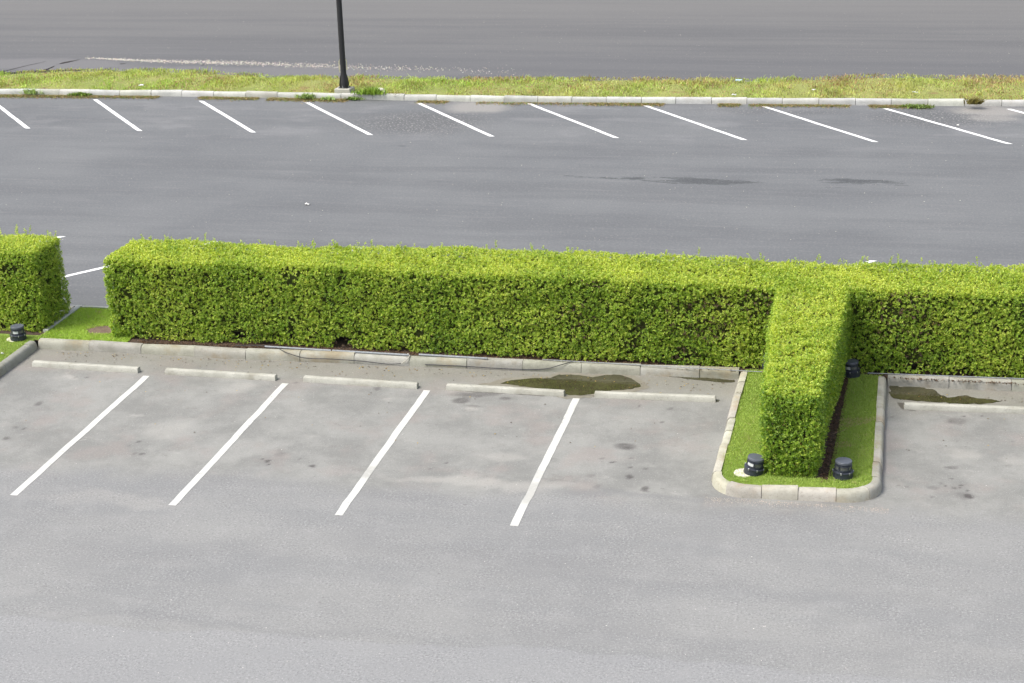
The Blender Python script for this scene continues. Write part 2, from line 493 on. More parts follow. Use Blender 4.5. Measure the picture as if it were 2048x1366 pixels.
# puddle water: thin film over silt, the hedge's olive reflection put into its colour
m_pud, t, b = mat('puddle_water'); g = N(t)
c = g.mix(g.ramp(g.noise(2.5, 5, .6), .35, .7), (.044, .042, .020), (.068, .064, .032))
g.link(c, b.inputs['Base Color']); b.inputs['Roughness'].default_value = .05; b.inputs['IOR'].default_value = 1.33
m_damp, t, b = mat('damp_asphalt'); g = N(t)
c = g.mix(g.ramp(g.noise(5, 6, .7), .35, .65), (.10, .092, .078), (.13, .12, .105))
g.link(c, b.inputs['Base Color']); b.inputs['Roughness'].default_value = .45


m_silt, t, b = mat('silted_asphalt'); g = N(t)
c = g.mix(g.ramp(g.noise(5, 6, .7), .35, .65), (.17, .155, .12), (.215, .20, .165))
g.link(c, b.inputs['Base Color']); b.inputs['Roughness'].default_value = .7


# ---------------------------------------------------------------- the ground
def sheet(name, pts, z, m, kind='structure', label=None):
    o = mesh_obj(name, [(p[0], p[1], z) for p in pts], [tuple(range(len(pts)))], m)
    tag(o, label, None, None, kind)
    return o


def rect(x0, x1, y0, y1): return [(x0, y0), (x1, y0), (x1, y1), (x0, y1)]


LX, RX = -60.0, 40.0
sheet('ground', rect(-500, 500, -400, 700), -.03, m_far)
gxs = np.concatenate([[LX], np.linspace(-15.2, 3.4, 560), [RX]]); gys = np.concatenate([[-40], np.linspace(15.5, 27.8, 420)])
GX, GY = np.meshgrid(gxs, gys)


def wear_mask(lst, edge, warp, wsc, seed):
    """oil spots, silt and tyre wear of their own shape, kept as a mask on the asphalt"""
    X = GX + warp * noise2(GX, GY, seed, 5, wsc); Y = GY + warp * noise2(GX, GY, seed + 1, 5, wsc)
    out = np.zeros_like(GX)
    for (cx, cy, rx, ry, rot, st) in lst:
        d = np.sqrt(((X - cx) / rx) ** 2 + ((Y - cy) / ry) ** 2)
        k = np.clip((1 + edge - d) / (2 * edge), 0, 1); out = np.maximum(out, st * k * k * (3 - 2 * k))
    return out


wm = np.stack([wear_mask(dark, .4, .045, 11, 1), wear_mask(pale, .6, .22, 4, 5), wear_mask(tyre, .7, .30, 1.6, 9)], -1)
wm[..., 0] *= 1.0 + .45 * noise2(GX, GY, 15, 4, 14)
ny_, nx_ = GX.shape
qi = (np.arange(ny_ - 1)[:, None] * nx_ + np.arange(nx_ - 1)[None]).ravel()
tag(mesh_obj('parking_lot', np.stack([GX, GY, GX * 0], -1).reshape(-1, 3), np.stack([qi, qi + 1, qi + nx_ + 1, qi + nx_], 1), m_lot, col=np.clip(wm, 0, 1).reshape(-1, 3)), kind='structure')
sheet('parking_aisle', rect(LX - 10, RX, 28.9, 50.2), 0, m_far)
sheet('road', rect(-150, 120, 50.2, 130), 0, m_road)

NB, BB = 27.24, 29.32                       # base lines of the front and back kerb of the hedge bed
ISX0, ISX1, ISY = -2.37, .07, 22.69         # grass island
LFX = -14.97


def sweep_kerb(name, path, m, width=.14, height=.16, stone=1.0, joint=.008, side=-1, wob=.004, kinds=None, seed=1, tilt=.01):
    """kerb stones along a polyline (outer base line); side -1: stones lie left of the walking direction"""
    r = random.Random(seed)
    P = [np.array(p[:2], float) for p in path]
    d = [0]
    for i in range(1, len(P)): d.append(d[-1] + np.linalg.norm(P[i] - P[i - 1]))
    def pt(s):
        s = min(max(s, 0), d[-1])
        for i in range(1, len(P)):
            if s <= d[i] + 1e-9:
                return P[i - 1] + (P[i] - P[i - 1]) * (s - d[i - 1]) / max(1e-9, d[i] - d[i - 1])
        return P[-1]
    def nrm(s):
        a, b = pt(s - .03), pt(s + .03); t = b - a; t /= np.linalg.norm(t) + 1e-9
        return np.array([-t[1], t[0]]) * (-side)
    mb = MB(); s = 0.0
    while s < d[-1] - .02:
        L = stone * r.uniform(.97, 1.03)
        e = min(s + L, d[-1])
        if d[-1] - e < .15: e = d[-1]
        a, bb = s + joint / 2, e - joint / 2
        n = max(1, int((bb - a) / .12))
        dz, dn, tl = r.uniform(-wob, wob), r.uniform(-wob, wob), r.uniform(-tilt, tilt)
        k = r.uniform(.88, 1.08); col = (k, k * r.uniform(.97, 1.0), k * r.uniform(.92, 1.0))
        prof = [(.0, -.02), (.008, height * .45), (.018, height * .74), (.036, height * .90), (.060, height), (width, height + .003), (width, -.02)]
        v = []
        for i in range(n + 1):
            q = a + (bb - a) * i / n; p = pt(q); nn = nrm(q)
            zz = dz + tl * (i / n - .5)
            for (o, z) in prof:
                pp = p + nn * (o + dn)
                v.append((pp[0], pp[1], z + (zz if z > 0 else 0)))
        m_ = len(prof); f = []
        for i in range(n):
            for j in range(m_ - 1):
                f.append((i * m_ + j, (i + 1) * m_ + j, (i + 1) * m_ + j + 1, i * m_ + j + 1))
        f.append(tuple(range(m_))); f.append(tuple(reversed(range(n * m_, (n + 1) * m_))))
        mb.add(v, f, col)
        s = e
    o = mb.build(name, m, smooth=True)
    # mortar strip a little below the stones' top, seen in the joints
    return tag(o, kind='structure')


def mortar(name, path, side=-1):
    P = [np.array(p[:2], float) for p in path]
    v = []; f = []
    for i, p in enumerate(P):
        a, b = P[max(i - 1, 0)], P[min(i + 1, len(P) - 1)]
        t = b - a; t /= np.linalg.norm(t); n = np.array([-t[1], t[0]]) * (-side)
        for (o, z) in ((.032, 0), (.045, .09), (.085, .138), (.13, .138)):
            v.append((*(p + n * o), z))
    for i in range(len(P) - 1):
        for j in range(3): f.append((i * 4 + j, (i + 1) * 4 + j, (i + 1) * 4 + j + 1, i * 4 + j + 1))
    tag(mesh_obj(name, v, f, m_mortar), kind='structure')
m_mortar = concrete('mortar', (.34, .33, .29), (.28, .27, .24), (.12, .1, .08), .4)


def arc(cx, cy, r, a0, a1, n=10):
    return [(cx + r * math.cos(math.radians(a0 + (a1 - a0) * i / n)), cy + r * math.sin(math.radians(a0 + (a1 - a0) * i / n))) for i in range(n + 1)]


R_ = .52
island = [(ISX0 + .02, 27.36)] + arc(ISX0 + R_, ISY + R_, R_, 180, 268, 9) + arc(ISX1 - R_ - .02, ISY + .06 + R_, R_, -88, 0, 9) + [(ISX1, 27.40)]
k1 = [(LFX, 27.20), (-11, 27.18), (-6.4, 27.27), (ISX0 + .02, 27.36)]
k2 = [(ISX1, 27.40), (4, 27.44), (RX, 27.6)]
kl = [(LFX + .0, 16.0), (LFX + .03, 22.0), (LFX, 27.20)]
# walking direction chosen so that the bed lies on the left (side=-1)
for nm, pth, mm, sd_ in (('kerb', k1, m_kerb, 11), ('kerb', island, m_kerb_is, 5), ('kerb', k2, m_kerb, 8)):
    sweep_kerb(nm, pth, mm, seed=sd_, stone=.52 if pth is island else 1.0, wob=.008, tilt=.02)
    mortar('kerb_mortar', pth)
sweep_kerb('kerb', kl, m_kerb, seed=4); mortar('kerb_mortar', kl)
back = [(RX, 29.5), (-2, 29.36), (-15.05, 29.27), (LX, 28.9)]
sweep_kerb('kerb', back, m_kerb_far, seed=9, wob=.003); mortar('kerb_mortar', back)

fk = [at(px, py) for px, py in [(-700, 183), (-300, 187), (0, 190), (350, 193), (700, 199), (1024, 205), (1536, 209), (2048, 213), (2400, 216), (3000, 222)]]
sweep_kerb('kerb', fk, m_kerb_far, seed=21, wob=.012, tilt=.02, joint=.014, width=.15); mortar('kerb_mortar', fk)

# bed under the hedges
bed = [(LX, 27.3), (LFX, 27.3), (ISX0, 27.4), (ISX1, 27.42), (RX, 27.7), (RX, 29.4), (-2, 29.25), (-15.05, 29.16), (LX, 28.8)]
sheet('planting_bed', bed, .125, m_soil)
inner = [(x * 1.0, y) for x, y in island]
isl_in = []
for i, (x, y) in enumerate(island):
    a, b_ = np.array(island[max(i - 1, 0)]), np.array(island[min(i + 1, len(island) - 1)])
    t_ = b_ - a; t_ /= np.linalg.norm(t_); n_ = np.array([-t_[1], t_[0]])
    isl_in.append(tuple(np.array((x, y)) + n_ * .10))
isl_in[0] = (isl_in[0][0], 27.5); isl_in[-1] = (isl_in[-1][0], 27.5)
sheet('lawn', isl_in, .135, m_lawn)
gap_poly = [(-15.06, 27.32), (-13.3, 27.32), (-13.5, 29.2), (-15.06, 29.18)]
sheet('lawn', gap_poly, .135, m_lawn)
left_poly = [(LFX - .1, 15.9), (LFX - .1, 27.55), (LX, 27.55), (LX, 15.9)]
sheet('lawn', left_poly, .135, m_lawn)
slab_o = MB().box(-15.75, -15.17, 28.45, 29.17, .0, .165, .01)
slab_o.build('path', m_slab)['kind'] = 'structure'
MB().box(-15.13, -15.03, 27.75, 29.17, .0, .178, .012, (.9, .9, .88)).build('path_edging', m_kerb_far)['kind'] = 'structure'
MB().box(-15.17, -15.14, 27.75, 29.17, .0, .13, 0, (.5, .4, .35)).build('drain_groove', m_kerb_far)['kind'] = 'structure'


def blob(cx, cy, rx, ry, z, m, name, seed, n=48, amp=.2, label=None):
    th = np.linspace(0, 2 * math.pi, n, endpoint=False)
    r = 1 + amp * noise2(np.cos(th) * 2, np.sin(th) * 2, seed, 4, 1.3)
    return sheet(name, [(cx + rx * q * math.cos(a), cy + ry * q * math.sin(a)) for a, q in zip(th, r)], z, m, label=label)


p = at(203, 660, .14); blob(p[0], p[1], .32, .25, .1395, m_bare, 'bare_soil', 3, amp=.4)
# mulch strip along the right foot of the cross hedge
sheet('planting_bed', [(-1.60, 23.3), (-.71, 23.2), (-.54, 27.5), (-1.9, 27.5)], .1390, m_soil)

# verge
ve = []
xs = np.linspace(-60, 40, 260)
for x in xs:
    y0 = np.interp(x, [q[0] for q in fk], [q[1] for q in fk]) + .1
    far_y = np.interp(x, [-60, -28.3, -26.5, -24, -21.5, -19, -11.5, -4, 0, 4, 40], [51.2, 51.35, 52.05, 52.35, 52.1, 51.4, 51.7, 51.85, 52.8, 52.75, 53.2])
    ve.append((x, y0, far_y + .16 * noise2(np.array([x]), np.array([0.]), 5, 4, 1.6)[0]))
v = []; f = []
rows = 10
for i, (x, y0, y1) in enumerate(ve):
    for j in range(rows):
        u = j / (rows - 1); yy = y0 + (y1 - y0) * u
        v.append((x, yy, .13 + .10 * math.sin(math.pi * min(1, u * 1.15)) * (1 + .5 * math.sin(x * 1.7)) * .8 if j < rows - 1 else -.01))
for i in range(len(ve) - 1):
    for j in range(rows - 1): f.append((i * rows + j, (i + 1) * rows + j, (i + 1) * rows + j + 1, i * rows + j + 1))
tag(mesh_obj('verge', v, f, m_verge, smooth=True), kind='structure')


def verge_z(x, u): return .13 + .10 * np.sin(math.pi * np.minimum(1, u * 1.15)) * (1 + .5 * np.sin(x * 1.7)) * .8


# puddles and damp patches (each a thin sheet 4 mm above the asphalt)
def px_poly(name, pts, z, m, jit=.0, sub=4, seed=0, label=None):
    w_ = [at(*q)[:2] for q in pts]; out = []
    r = np.random.default_rng(seed)
    for i in range(len(w_)):
        a, b = w_[i], w_[(i + 1) % len(w_)]
        for k in range(sub):
            out.append(a + (b - a) * k / sub + (r.normal(0, jit, 2) if jit else 0))
    return sheet(name, out, z, m, label=label)


px_poly('damp_patch', [(960, 768), (1010, 757), (1060, 752), (1098, 751), (1116, 745), (1152, 746), (1186, 750), (1212, 745), (1244, 746), (1270, 753), (1292, 766), (1296, 777),
                   (1268, 785), (1225, 789), (1196, 792), (1170, 797), (1135, 797), (1100, 792), (1050, 787), (1000, 780)], .003, m_silt, .02, 5, 22)
px_poly('puddle', [(1000, 767), (1020, 761), (1060, 757), (1100, 756), (1118, 750), (1150, 750), (1185, 755), (1210, 750), (1240, 750), (1262, 757), (1279, 767), (1281, 773),
                   (1262, 779), (1225, 781), (1196, 784), (1190, 788), (1165, 791), (1140, 791), (1122, 786), (1116, 781), (1060, 775), (1030, 771)], .005, m_pud, .008, 5, 2)
px_poly('puddle', [(1335, 752), (1380, 754), (1430, 757), (1470, 760), (1468, 765), (1440, 765), (1400, 761), (1370, 758)], .005, m_pud, .012, 5, 4)
px_poly('puddle', [(1781, 771), (1800, 774), (1845, 775), (1868, 780), (1880, 790), (1898, 796), (1930, 791), (1955, 797), (1990, 800), (2003, 804), (1960, 809), (1900, 806), (1850, 803), (1808, 800),
                   (1785, 797), (1778, 785)], .005, m_pud, .012, 5, 6)
px_poly('damp_patch', [(1783, 765), (1800, 768), (1860, 772), (1870, 774), (1800, 772), (1783, 770)], .004, m_damp, .01, 4, 8)
px_poly('damp_patch', [(1795, 806), (1812, 806), (1850, 814), (1848, 818), (1822, 821), (1805, 819)], .004, m_damp, .012, 4, 9)
px_poly('damp_patch', [(895, 777), (960, 781), (1060, 786), (1110, 788), (1085, 792), (1000, 787), (930, 783)], .004, m_damp, .01, 4, 12)
px_poly('damp_patch', [(1150, 790), (1250, 794), (1330, 797), (1440, 801), (1436, 804), (1330, 801), (1220, 796)], .004, m_damp, .008, 4, 13)

# broken asphalt edges beside the verge: ragged ribbons of bare dark ground
for i, pts in enumerate([
    [(-90, 151, .10), (-20, 146, .12), (12, 142, .09), (35, 136, .07), (60, 130, .04), (92, 123, .02)],
    [(82, 142, .22), (98, 138, .26), (106, 133, .10), (120, 127, .12), (132, 125, .14), (148, 122, .08), (160, 119, .03)],
    [(-90, 153, .18), (0, 149, .22), (30, 147, .25), (50, 144, .10), (90, 143, .16), (130, 141, .08), (160, 140, .14), (185, 140, .03), (215, 141, .12), (236, 144, .07), (262, 146, .02)],
    [(240, 128, .03), (246, 128, .05), (252, 127, .02)], [(402, 131, .02), (408, 130, .05), (412, 130, .02)]]):
    rr_ = np.random.default_rng(50 + i); v = []; f = []
    W = [(at(a, b_)[:2], c_) for a, b_, c_ in pts]; Q = []
    for k in range(len(W) - 1):
        for q in range(8): Q.append((W[k][0] + (W[k + 1][0] - W[k][0]) * q / 8, W[k][1] + (W[k + 1][1] - W[k][1]) * q / 8))
    Q.append(W[-1])
    for (p, wd) in Q:
        v += [(p[0], p[1] - wd * 1.5 * rr_.uniform(.5, 1.3), .006), (p[0], p[1] + wd * 1.5 * rr_.uniform(.5, 1.3), .006)]
    for k in range(len(Q) - 1): f.append((2 * k, 2 * k + 2, 2 * k + 3, 2 * k + 1))
    tag(mesh_obj('broken_edge', v, f, m_crack), kind='structure')

# ---------------------------------------------------------------- painted lines
def line_obj(a, b, width, m, label, group, ends='x', z=.004, seed=0):
    """white bay line from a to b (ground points at the middle of its ends); its ends are cut parallel to the kerb"""
    a = np.array(a[:2]); b = np.array(b[:2]); n = 24
    d = (b - a) / np.linalg.norm(b - a)
    nn = np.array([d[1], -d[0]])
    hw = width / 2
    e = np.array([1.0, 0.0]) * hw / abs(nn[0]) if ends == 'x' else nn * hw
    r = np.random.default_rng(seed)
    v = []; f = []
    c = 0.0
    for i in range(n + 1):
        p = a + (b - a) * i / n
        c = .8 * c + r.normal(0, .004)
        off = e * (1 if i in (0, n) else 1 + r.normal(0, .015))
        cc = nn * (0 if i in (0, n) else c)
        v += [(*(p - off + cc), z), (*(p + off + cc), z)]
    for i in range(n): f.append((2 * i, 2 * i + 1, 2 * i + 3, 2 * i + 2))
    o = mesh_obj('parking_line', v, f, m)
    return tag(o, label, 'parking line', group)


near = [((27, 991), (293, 752)), ((344, 1011), (571, 767)), ((677, 1031), (854, 781)), ((1028, 1052), (1153, 797))]
nl = ['worn white bay line starting between the first and second wheel stops from the left',
      'worn white bay line starting between the second and third wheel stops',
      'white bay line between third and fourth wheel stops, scuffed grey near its front end',
      'white bay line running down from the main puddle between two wheel stops']
for i, (a, b_) in enumerate(near):
    line_obj(at(*a), at(*b_), .115, m_paint, nl[i], 'bay lines of the row in front of the hedge', seed=i)
far = [((-24, 196), (56, 257)), ((190, 199), (280, 262)), ((402, 202), (507, 265)), ((614, 205), (741, 270)), ((835, 205), (984, 273)), ((1057, 207), (1233, 276)), ((1290, 211), (1489, 280)),
       ((1527, 213), (1751, 284)), ((1770, 217), (2020, 288)), ((2018, 218), (2290, 293))]
fl = ['slanted bay line cut by the left edge of the photo, below the far verge',
      'second slanted white bay line from the left along the far kerb',
      'third slanted white bay line from the left along the far kerb',
      'slanted white bay line whose top end lies left of the lamp pole footing',
      'slanted white bay line right of the lamp pole, its top touching the pale sandy patch',
      'slanted white bay line right of the pale sandy patch, sixth from the left',
      'slanted white bay line in the middle right of the far row, seventh from the left',
      'slanted white bay line third from the right in the far row, on even dark asphalt',
      'long slanted bay line on coarse dark asphalt, last one seen whole on the right',
      'slanted bay line cut by the right edge of the photo, on pale silt']
for i, (a, b_) in enumerate(far):
    line_obj(at(*a), at(*b_), .12, m_paint_far, fl[i], 'slanted bay lines along the far kerb', seed=40 + i)
dirv = np.array([.78, 1.0])
for i, x in enumerate([-17.85, -14.28, -10.85, -7.4, -3.92, -.42, 3.05]):
    e = np.array([x, 34.16 + .008 * i])
    s_ = e - dirv * (e[1] - 29.75)
    lab = ['slanted bay line whose tip shows just above the right end of the left hedge',
           'slanted white bay line seen through the gap between the two hedges',
           'slanted white bay line behind the long hedge, its tip above the second wheel stop',
           'slanted bay line behind the long hedge, its tip above the fourth wheel stop',
           'slanted white bay line behind the long hedge, its tip just left of the cross hedge',
           'slanted white bay line whose tip stands out above the hedge junction on the right',
           'slanted white bay line hidden behind the right part of the long hedge'][i]
    if i == 6: continue
    if i == 3: e = e - dirv * .4
    if i == 4: e = e - dirv * .55
    if i == 2: e = e - dirv * .1
    if i == 5: e = e + dirv * .16
    line_obj(s_, e, .12, m_paint_far, lab, 'slanted bay lines behind the hedges', seed=70 + i)


# ---------------------------------------------------------------- wheel stops
def wheel_stop():
    mb = MB(); L = 1.99; n = 14
    prof = [(0, 0), (.004, .06), (.016, .082), (.03, .088), (.10, .088), (.114, .08), (.122, .058), (.124, 0)]
    r = random.Random(3); v = []; f = []; m_ = len(prof)
    for i in range(n + 1):
        x = L * i / n
        for (y, z) in prof:
            s_ = r.uniform(-.002, .002)
            v.append((x + (.006 if i == 0 and z > .07 else -.006 if i == n and z > .07 else 0), y + s_, z + (s_ if z > 0 else 0)))
    for i in range(n):
        for j in range(m_ - 1): f.append((i * m_ + j, i * m_ + j + 1, (i + 1) * m_ + j + 1, (i + 1) * m_ + j))
    f.append(tuple(reversed(range(m_)))); f.append(tuple(range(n * m_, (n + 1) * m_)))
    mb.add(v, f)
    return mb.build('wheel_stop', m_stop, smooth=True)


ws0 = wheel_stop()
wl = ['pale concrete wheel stop in the leftmost bay beside the kerb corner',
      'pale concrete wheel stop second from the left, its end top stained tan',
      'pale concrete wheel stop in the middle bay, between two painted lines',
      'pale concrete wheel stop whose right end touches the puddle, moss at its foot',
      'pale concrete wheel stop beside the grass island, its left end in the puddle',
      'concrete wheel stop right of the grass island, lying along the grey puddle']
for i, (a, b_) in enumerate([((69, 720), (280, 733)), ((334, 735), (554, 748)), ((610, 750), (837, 764)), ((895, 766), (1130, 779)), ((1190, 781), (1432, 790)), ((1808, 804), (2062, 813))]):
    o = ws0 if i == 0 else ws0.copy()
    if i: C.objects.link(o)
    pa, pb = at(*a, .088), at(*b_, .088)
    d = pb - pa; ang = math.atan2(d[1], d[0])
    o.location = (pa[0] + math.sin(ang) * .11, pa[1] - .11 * math.cos(ang), 0); o.rotation_euler = (0, 0, ang)
    o.scale = (np.linalg.norm(d) / 1.99, 1, 1)
    tag(o, wl[i], 'wheel stop', 'concrete wheel stops')


# ---------------------------------------------------------------- hedges
def norm(a): return a / (np.linalg.norm(a, axis=1, keepdims=True) + 1e-9)


def leaves_from(pos, axis, per, length, width, young, rng, spread=(35, 75), lenvar=.25, stalk=.045, pal=None):
    """rosettes of folded leaves; returns verts, tris, colours"""
    n = len(pos); K = per
    a = norm(axis)
    ref = np.where(np.abs(a[:, 2:3]) > .9, np.array([[1., 0, 0]]), np.array([[0, 0, 1.]]))
    u = norm(np.cross(a, ref)); w_ = np.cross(a, u)
    ph = rng.uniform(0, 2 * math.pi, (n, 1)) + np.arange(K)[None, :] * 2.4 + rng.normal(0, .3, (n, K))
    tilt = np.radians(rng.uniform(spread[0], spread[1], (n, K)))
    rad = np.cos(ph)[..., None] * u[:, None, :] + np.sin(ph)[..., None] * w_[:, None, :]
    d = np.cos(tilt)[..., None] * a[:, None, :] + np.sin(tilt)[..., None] * rad
    d = d.reshape(-1, 3)
    s_ = norm(np.cross(d, np.repeat(a, K, 0)) + rng.normal(0, .25, (n * K, 3)))
    s_ = norm(s_ - d * np.sum(s_ * d, 1, keepdims=True))
    nrm_ = np.cross(s_, d)
    base = np.repeat(pos, K, 0) + np.repeat(a, K, 0) * (rng.uniform(-.5, .5, (n * K, 1)) * stalk)
    L = length * rng.uniform(1 - lenvar, 1 + lenvar, (n * K, 1)); W = width * rng.uniform(.8, 1.2, (n * K, 1))
    v = np.empty((n * K, 4, 3))
    v[:, 0] = base
    v[:, 1] = base + d * L * .45 + s_ * W * .5 + nrm_ * W * .16
    v[:, 2] = base + d * L - nrm_ * L * .10
    v[:, 3] = base + d * L * .45 - s_ * W * .5 + nrm_ * W * .16
    f = np.arange(n * K)[:, None] * 4
    tri = np.concatenate([f + np.array([[0, 1, 2]]), f + np.array([[0, 2, 3]])], 1).reshape(-1, 3)
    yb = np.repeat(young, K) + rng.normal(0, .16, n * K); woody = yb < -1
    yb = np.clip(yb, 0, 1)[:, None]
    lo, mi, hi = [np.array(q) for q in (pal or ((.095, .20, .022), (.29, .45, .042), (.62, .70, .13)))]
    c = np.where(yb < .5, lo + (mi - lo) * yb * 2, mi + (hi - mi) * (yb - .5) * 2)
    c = c * rng.uniform(.85, 1.15, (n * K, 1))
    dead = rng.random(n * K) < .006
    c[dead] = np.array([.30, .19, .05]); c[woody] = np.array([.17, .115, .07]) * rng.uniform(.5, 1.3, (woody.sum(), 1))
    return v.reshape(-1, 3), tri, np.repeat(c, 4, 0)


class Hedge:
    def __init__(s, x0, x1, yf, yb, zt, label, seed, wf=None, faces='tfblr', dens=None, holes=(), z0=.13, tuck=.0):
        """box with a front line yf(x), a back line yb(x); clipped shell of rosettes"""
        s.r = np.random.default_rng(seed); r = s.r; s.seed = seed
        s.x0, s.x1, s.yf, s.yb, s.zt, s.z0 = x0, x1, yf, yb, zt, z0
        dens = dens or {}; tuck_ = tuck
        P = []; A = []; Y = []
        # faces given as area, sampler
        lx = x1 - x0
        ymid = (yf(np.array([x0]))[0] + yb(np.array([x0]))[0]) / 2
        thick = float(np.mean(yb(np.linspace(x0, x1, 9)) - yf(np.linspace(x0, x1, 9))))
        for k, area in (('t', lx * thick), ('f', lx * 1.5), ('b', lx * 1.5), ('l', thick * 1.5), ('r', thick * 1.5)):
            if k not in faces: continue
            n = int(area * dens.get(k, {'t': 1350, 'f': 1350, 'b': 560, 'l': 1250, 'r': 1350}[k]))
            u, v_ = r.random(n), r.random(n)
            if k == 't': x = x0 + lx * u; y = yf(x) + (yb(x) - yf(x)) * v_; z = np.full(n, 1.0); N0 = np.array([0, 0, 1.])
            if k == 'f': x = x0 + lx * u; y = yf(x); z = v_; N0 = np.array([0, -1., 0])
            if k == 'b': x = x0 + lx * u; y = yb(x); z = v_; N0 = np.array([0, 1., 0])
            if k == 'l': x = np.full(n, x0); y = yf(x) + (yb(x) - yf(x)) * u; z = v_; N0 = np.array([-1., 0, 0])
            if k == 'r': x = np.full(n, x1); y = yf(x) + (yb(x) - yf(x)) * u; z = v_; N0 = np.array([1., 0, 0])
            ztop = s.top(x, y)
            # ragged foot of the sides, tucked in
            foot = .01 + .05 * noise2(x, y, seed + 3, 4, 3.0)
            zz = z0 + foot + (ztop - z0 - foot) * z if k != 't' else ztop
            N_ = np.tile(N0, (n, 1))
            p = np.stack([x, y, zz], 1)
            # round the edges
            rr = .14
            ylo, yhi = yf(x), yb(x)
            lo = np.stack([np.full(n, x0 + rr if 'l' in faces else -1e3), ylo + rr, np.full(n, -1e3)], 1)
            hi = np.stack([np.full(n, x1 - rr if 'r' in faces else 1e3), yhi - rr, ztop - rr], 1)
            q = np.clip(p, lo, hi); dd = p - q; ln = np.linalg.norm(dd, axis=1, keepdims=True)
            nn = np.where(ln > 1e-6, dd / np.maximum(ln, 1e-6), N_)
            p = q + nn * rr
            nn = norm(nn + .001)
            # bumps
            hh = p[:, 0] * .8 + p[:, 1] * .6
            bump = .045 * noise2(p[:, 0] + p[:, 2] * .3, p[:, 1] + p[:, 2], seed + 9, 4, 2.0) + (.022 if k == 't' else .034) * noise2(hh, p[:, 2], seed + 5, 4, 14.0)
            tk = np.where(p[:, 2] < .55, -(.55 - p[:, 2]) * tuck_, 0) * (k != 't')
            depth = np.abs(r.normal(0, .045, n)) + (r.random(n) < .25) * r.uniform(0, .12, n)
            p = p + nn * (bump + tk - depth)[:, None]
            keep = np.ones(n, bool); brown = np.zeros(n, bool)
            for (hk, hx, hz, hw, hh_, st) in holes:
                if hk != k: continue
                cx = (x if k in 'tfb' else y)
                e = ((cx - hx) / hw) ** 2 + ((zz - hz) / hh_) ** 2
                e = e + .8 * noise2(cx, zz, 77, 4, 8)
                keep &= ~((e < 1) & (r.random(n) < st)); brown |= (e < 1.2) & (r.random(n) < .08 + .18 * st)
            gaps = noise2(p[:, 0] * 1.0 + p[:, 1], p[:, 2], seed + 31, 4, 7.0)
            keep &= ~((gaps < -.62) & (r.random(n) < .8) & (k != 't'))
            p, nn = p[keep], nn[keep]; m = len(p)
            ax = nn + np.array([0, 0, .85]) + r.normal(0, .45, (m, 3))
            clump = noise2(p[:, 0] + p[:, 1] * .7, p[:, 2] + p[:, 1] * .5, seed + 41, 5, 2.5)
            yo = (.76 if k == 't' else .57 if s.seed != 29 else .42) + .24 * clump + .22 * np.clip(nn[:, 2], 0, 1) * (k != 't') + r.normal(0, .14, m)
            yo = np.where(brown[keep], -3.0, yo)
            P.append(p); A.append(ax); Y.append(yo)
        # taller shoots
        n = int(lx * thick * 9) if 't' in faces else 0
        if n:
            x = x0 + lx * r.random(n); y = yf(x) + (yb(x) - yf(x)) * np.where(r.random(n) < .5, .75 + .25 * r.random(n), r.random(n))
            hgt = .03 + r.exponential(.035, n); hgt = np.minimum(hgt, .2)
            lean = r.normal(0, .25, (n, 2))
            for i in range(n):
                k_ = max(1, int(hgt[i] / .028))
                for j in range(k_ + 1):
                    t_ = hgt[i] * (j + 1) / (k_ + 1)
                    P.append(np.array([[x[i] + lean[i, 0] * t_, y[i] + lean[i, 1] * t_, s.top(x[i:i+1], y[i:i+1])[0] - .01 + t_]]))
                    A.append(np.array([[lean[i, 0], lean[i, 1], 1.0]])); Y.append(np.array([.72]))
        s.P, s.A, s.Y = np.concatenate(P), np.concatenate(A), np.concatenate(Y)
        s.label = label

    def top(s, x, y):
        return s.zt(x, y) + .03 * noise2(x, y, s.seed + 1, 4, 1.3)

    def build(s, group=None, name='hedge'):
        r = s.r
        xm = (s.x0 + s.x1) / 2
        o = empty(name, (0, 0, 0)); tag(o, s.label, 'hedge', group)
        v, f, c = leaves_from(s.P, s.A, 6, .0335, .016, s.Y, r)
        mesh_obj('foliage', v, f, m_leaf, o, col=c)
        # inner mass of old leaves
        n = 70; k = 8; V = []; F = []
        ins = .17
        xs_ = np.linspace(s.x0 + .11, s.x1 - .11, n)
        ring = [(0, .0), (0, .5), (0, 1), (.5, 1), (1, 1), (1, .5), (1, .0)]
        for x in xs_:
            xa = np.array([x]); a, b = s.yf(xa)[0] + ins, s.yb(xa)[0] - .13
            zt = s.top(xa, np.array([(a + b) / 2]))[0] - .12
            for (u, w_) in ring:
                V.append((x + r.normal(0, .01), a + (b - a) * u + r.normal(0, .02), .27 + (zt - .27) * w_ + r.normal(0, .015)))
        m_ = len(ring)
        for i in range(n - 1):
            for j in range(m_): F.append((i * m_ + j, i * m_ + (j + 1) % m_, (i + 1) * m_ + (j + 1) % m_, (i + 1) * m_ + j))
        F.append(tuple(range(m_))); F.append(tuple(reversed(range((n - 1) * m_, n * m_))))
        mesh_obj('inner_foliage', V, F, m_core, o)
        # twigs between the inner mass and the leaves, and the stems near the ground
        tw = MB()
        L = s.x1 - s.x0
        nt_ = int(L * 110)
        for i in range(nt_):
            x = s.x0 + L * r.random(); xa = np.array([x]); a, b = s.yf(xa)[0], s.yb(xa)[0]
            z = r.uniform(.18, 1.2); yy = a + r.uniform(.1, .2) if r.random() < .65 else b - .15
            d_ = np.array([r.normal(0, .07), r.normal(0, .03), r.uniform(.08, .2)])
            p0 = np.array([x, yy, z]); tw.tube([p0, p0 + d_ * .5 + r.normal(0, .012, 3), p0 + d_], [.004, .003, .002], 3)
        tw.build('twigs', m_wood, o)['kind'] = 'stuff'
        q = s.x0 + .3
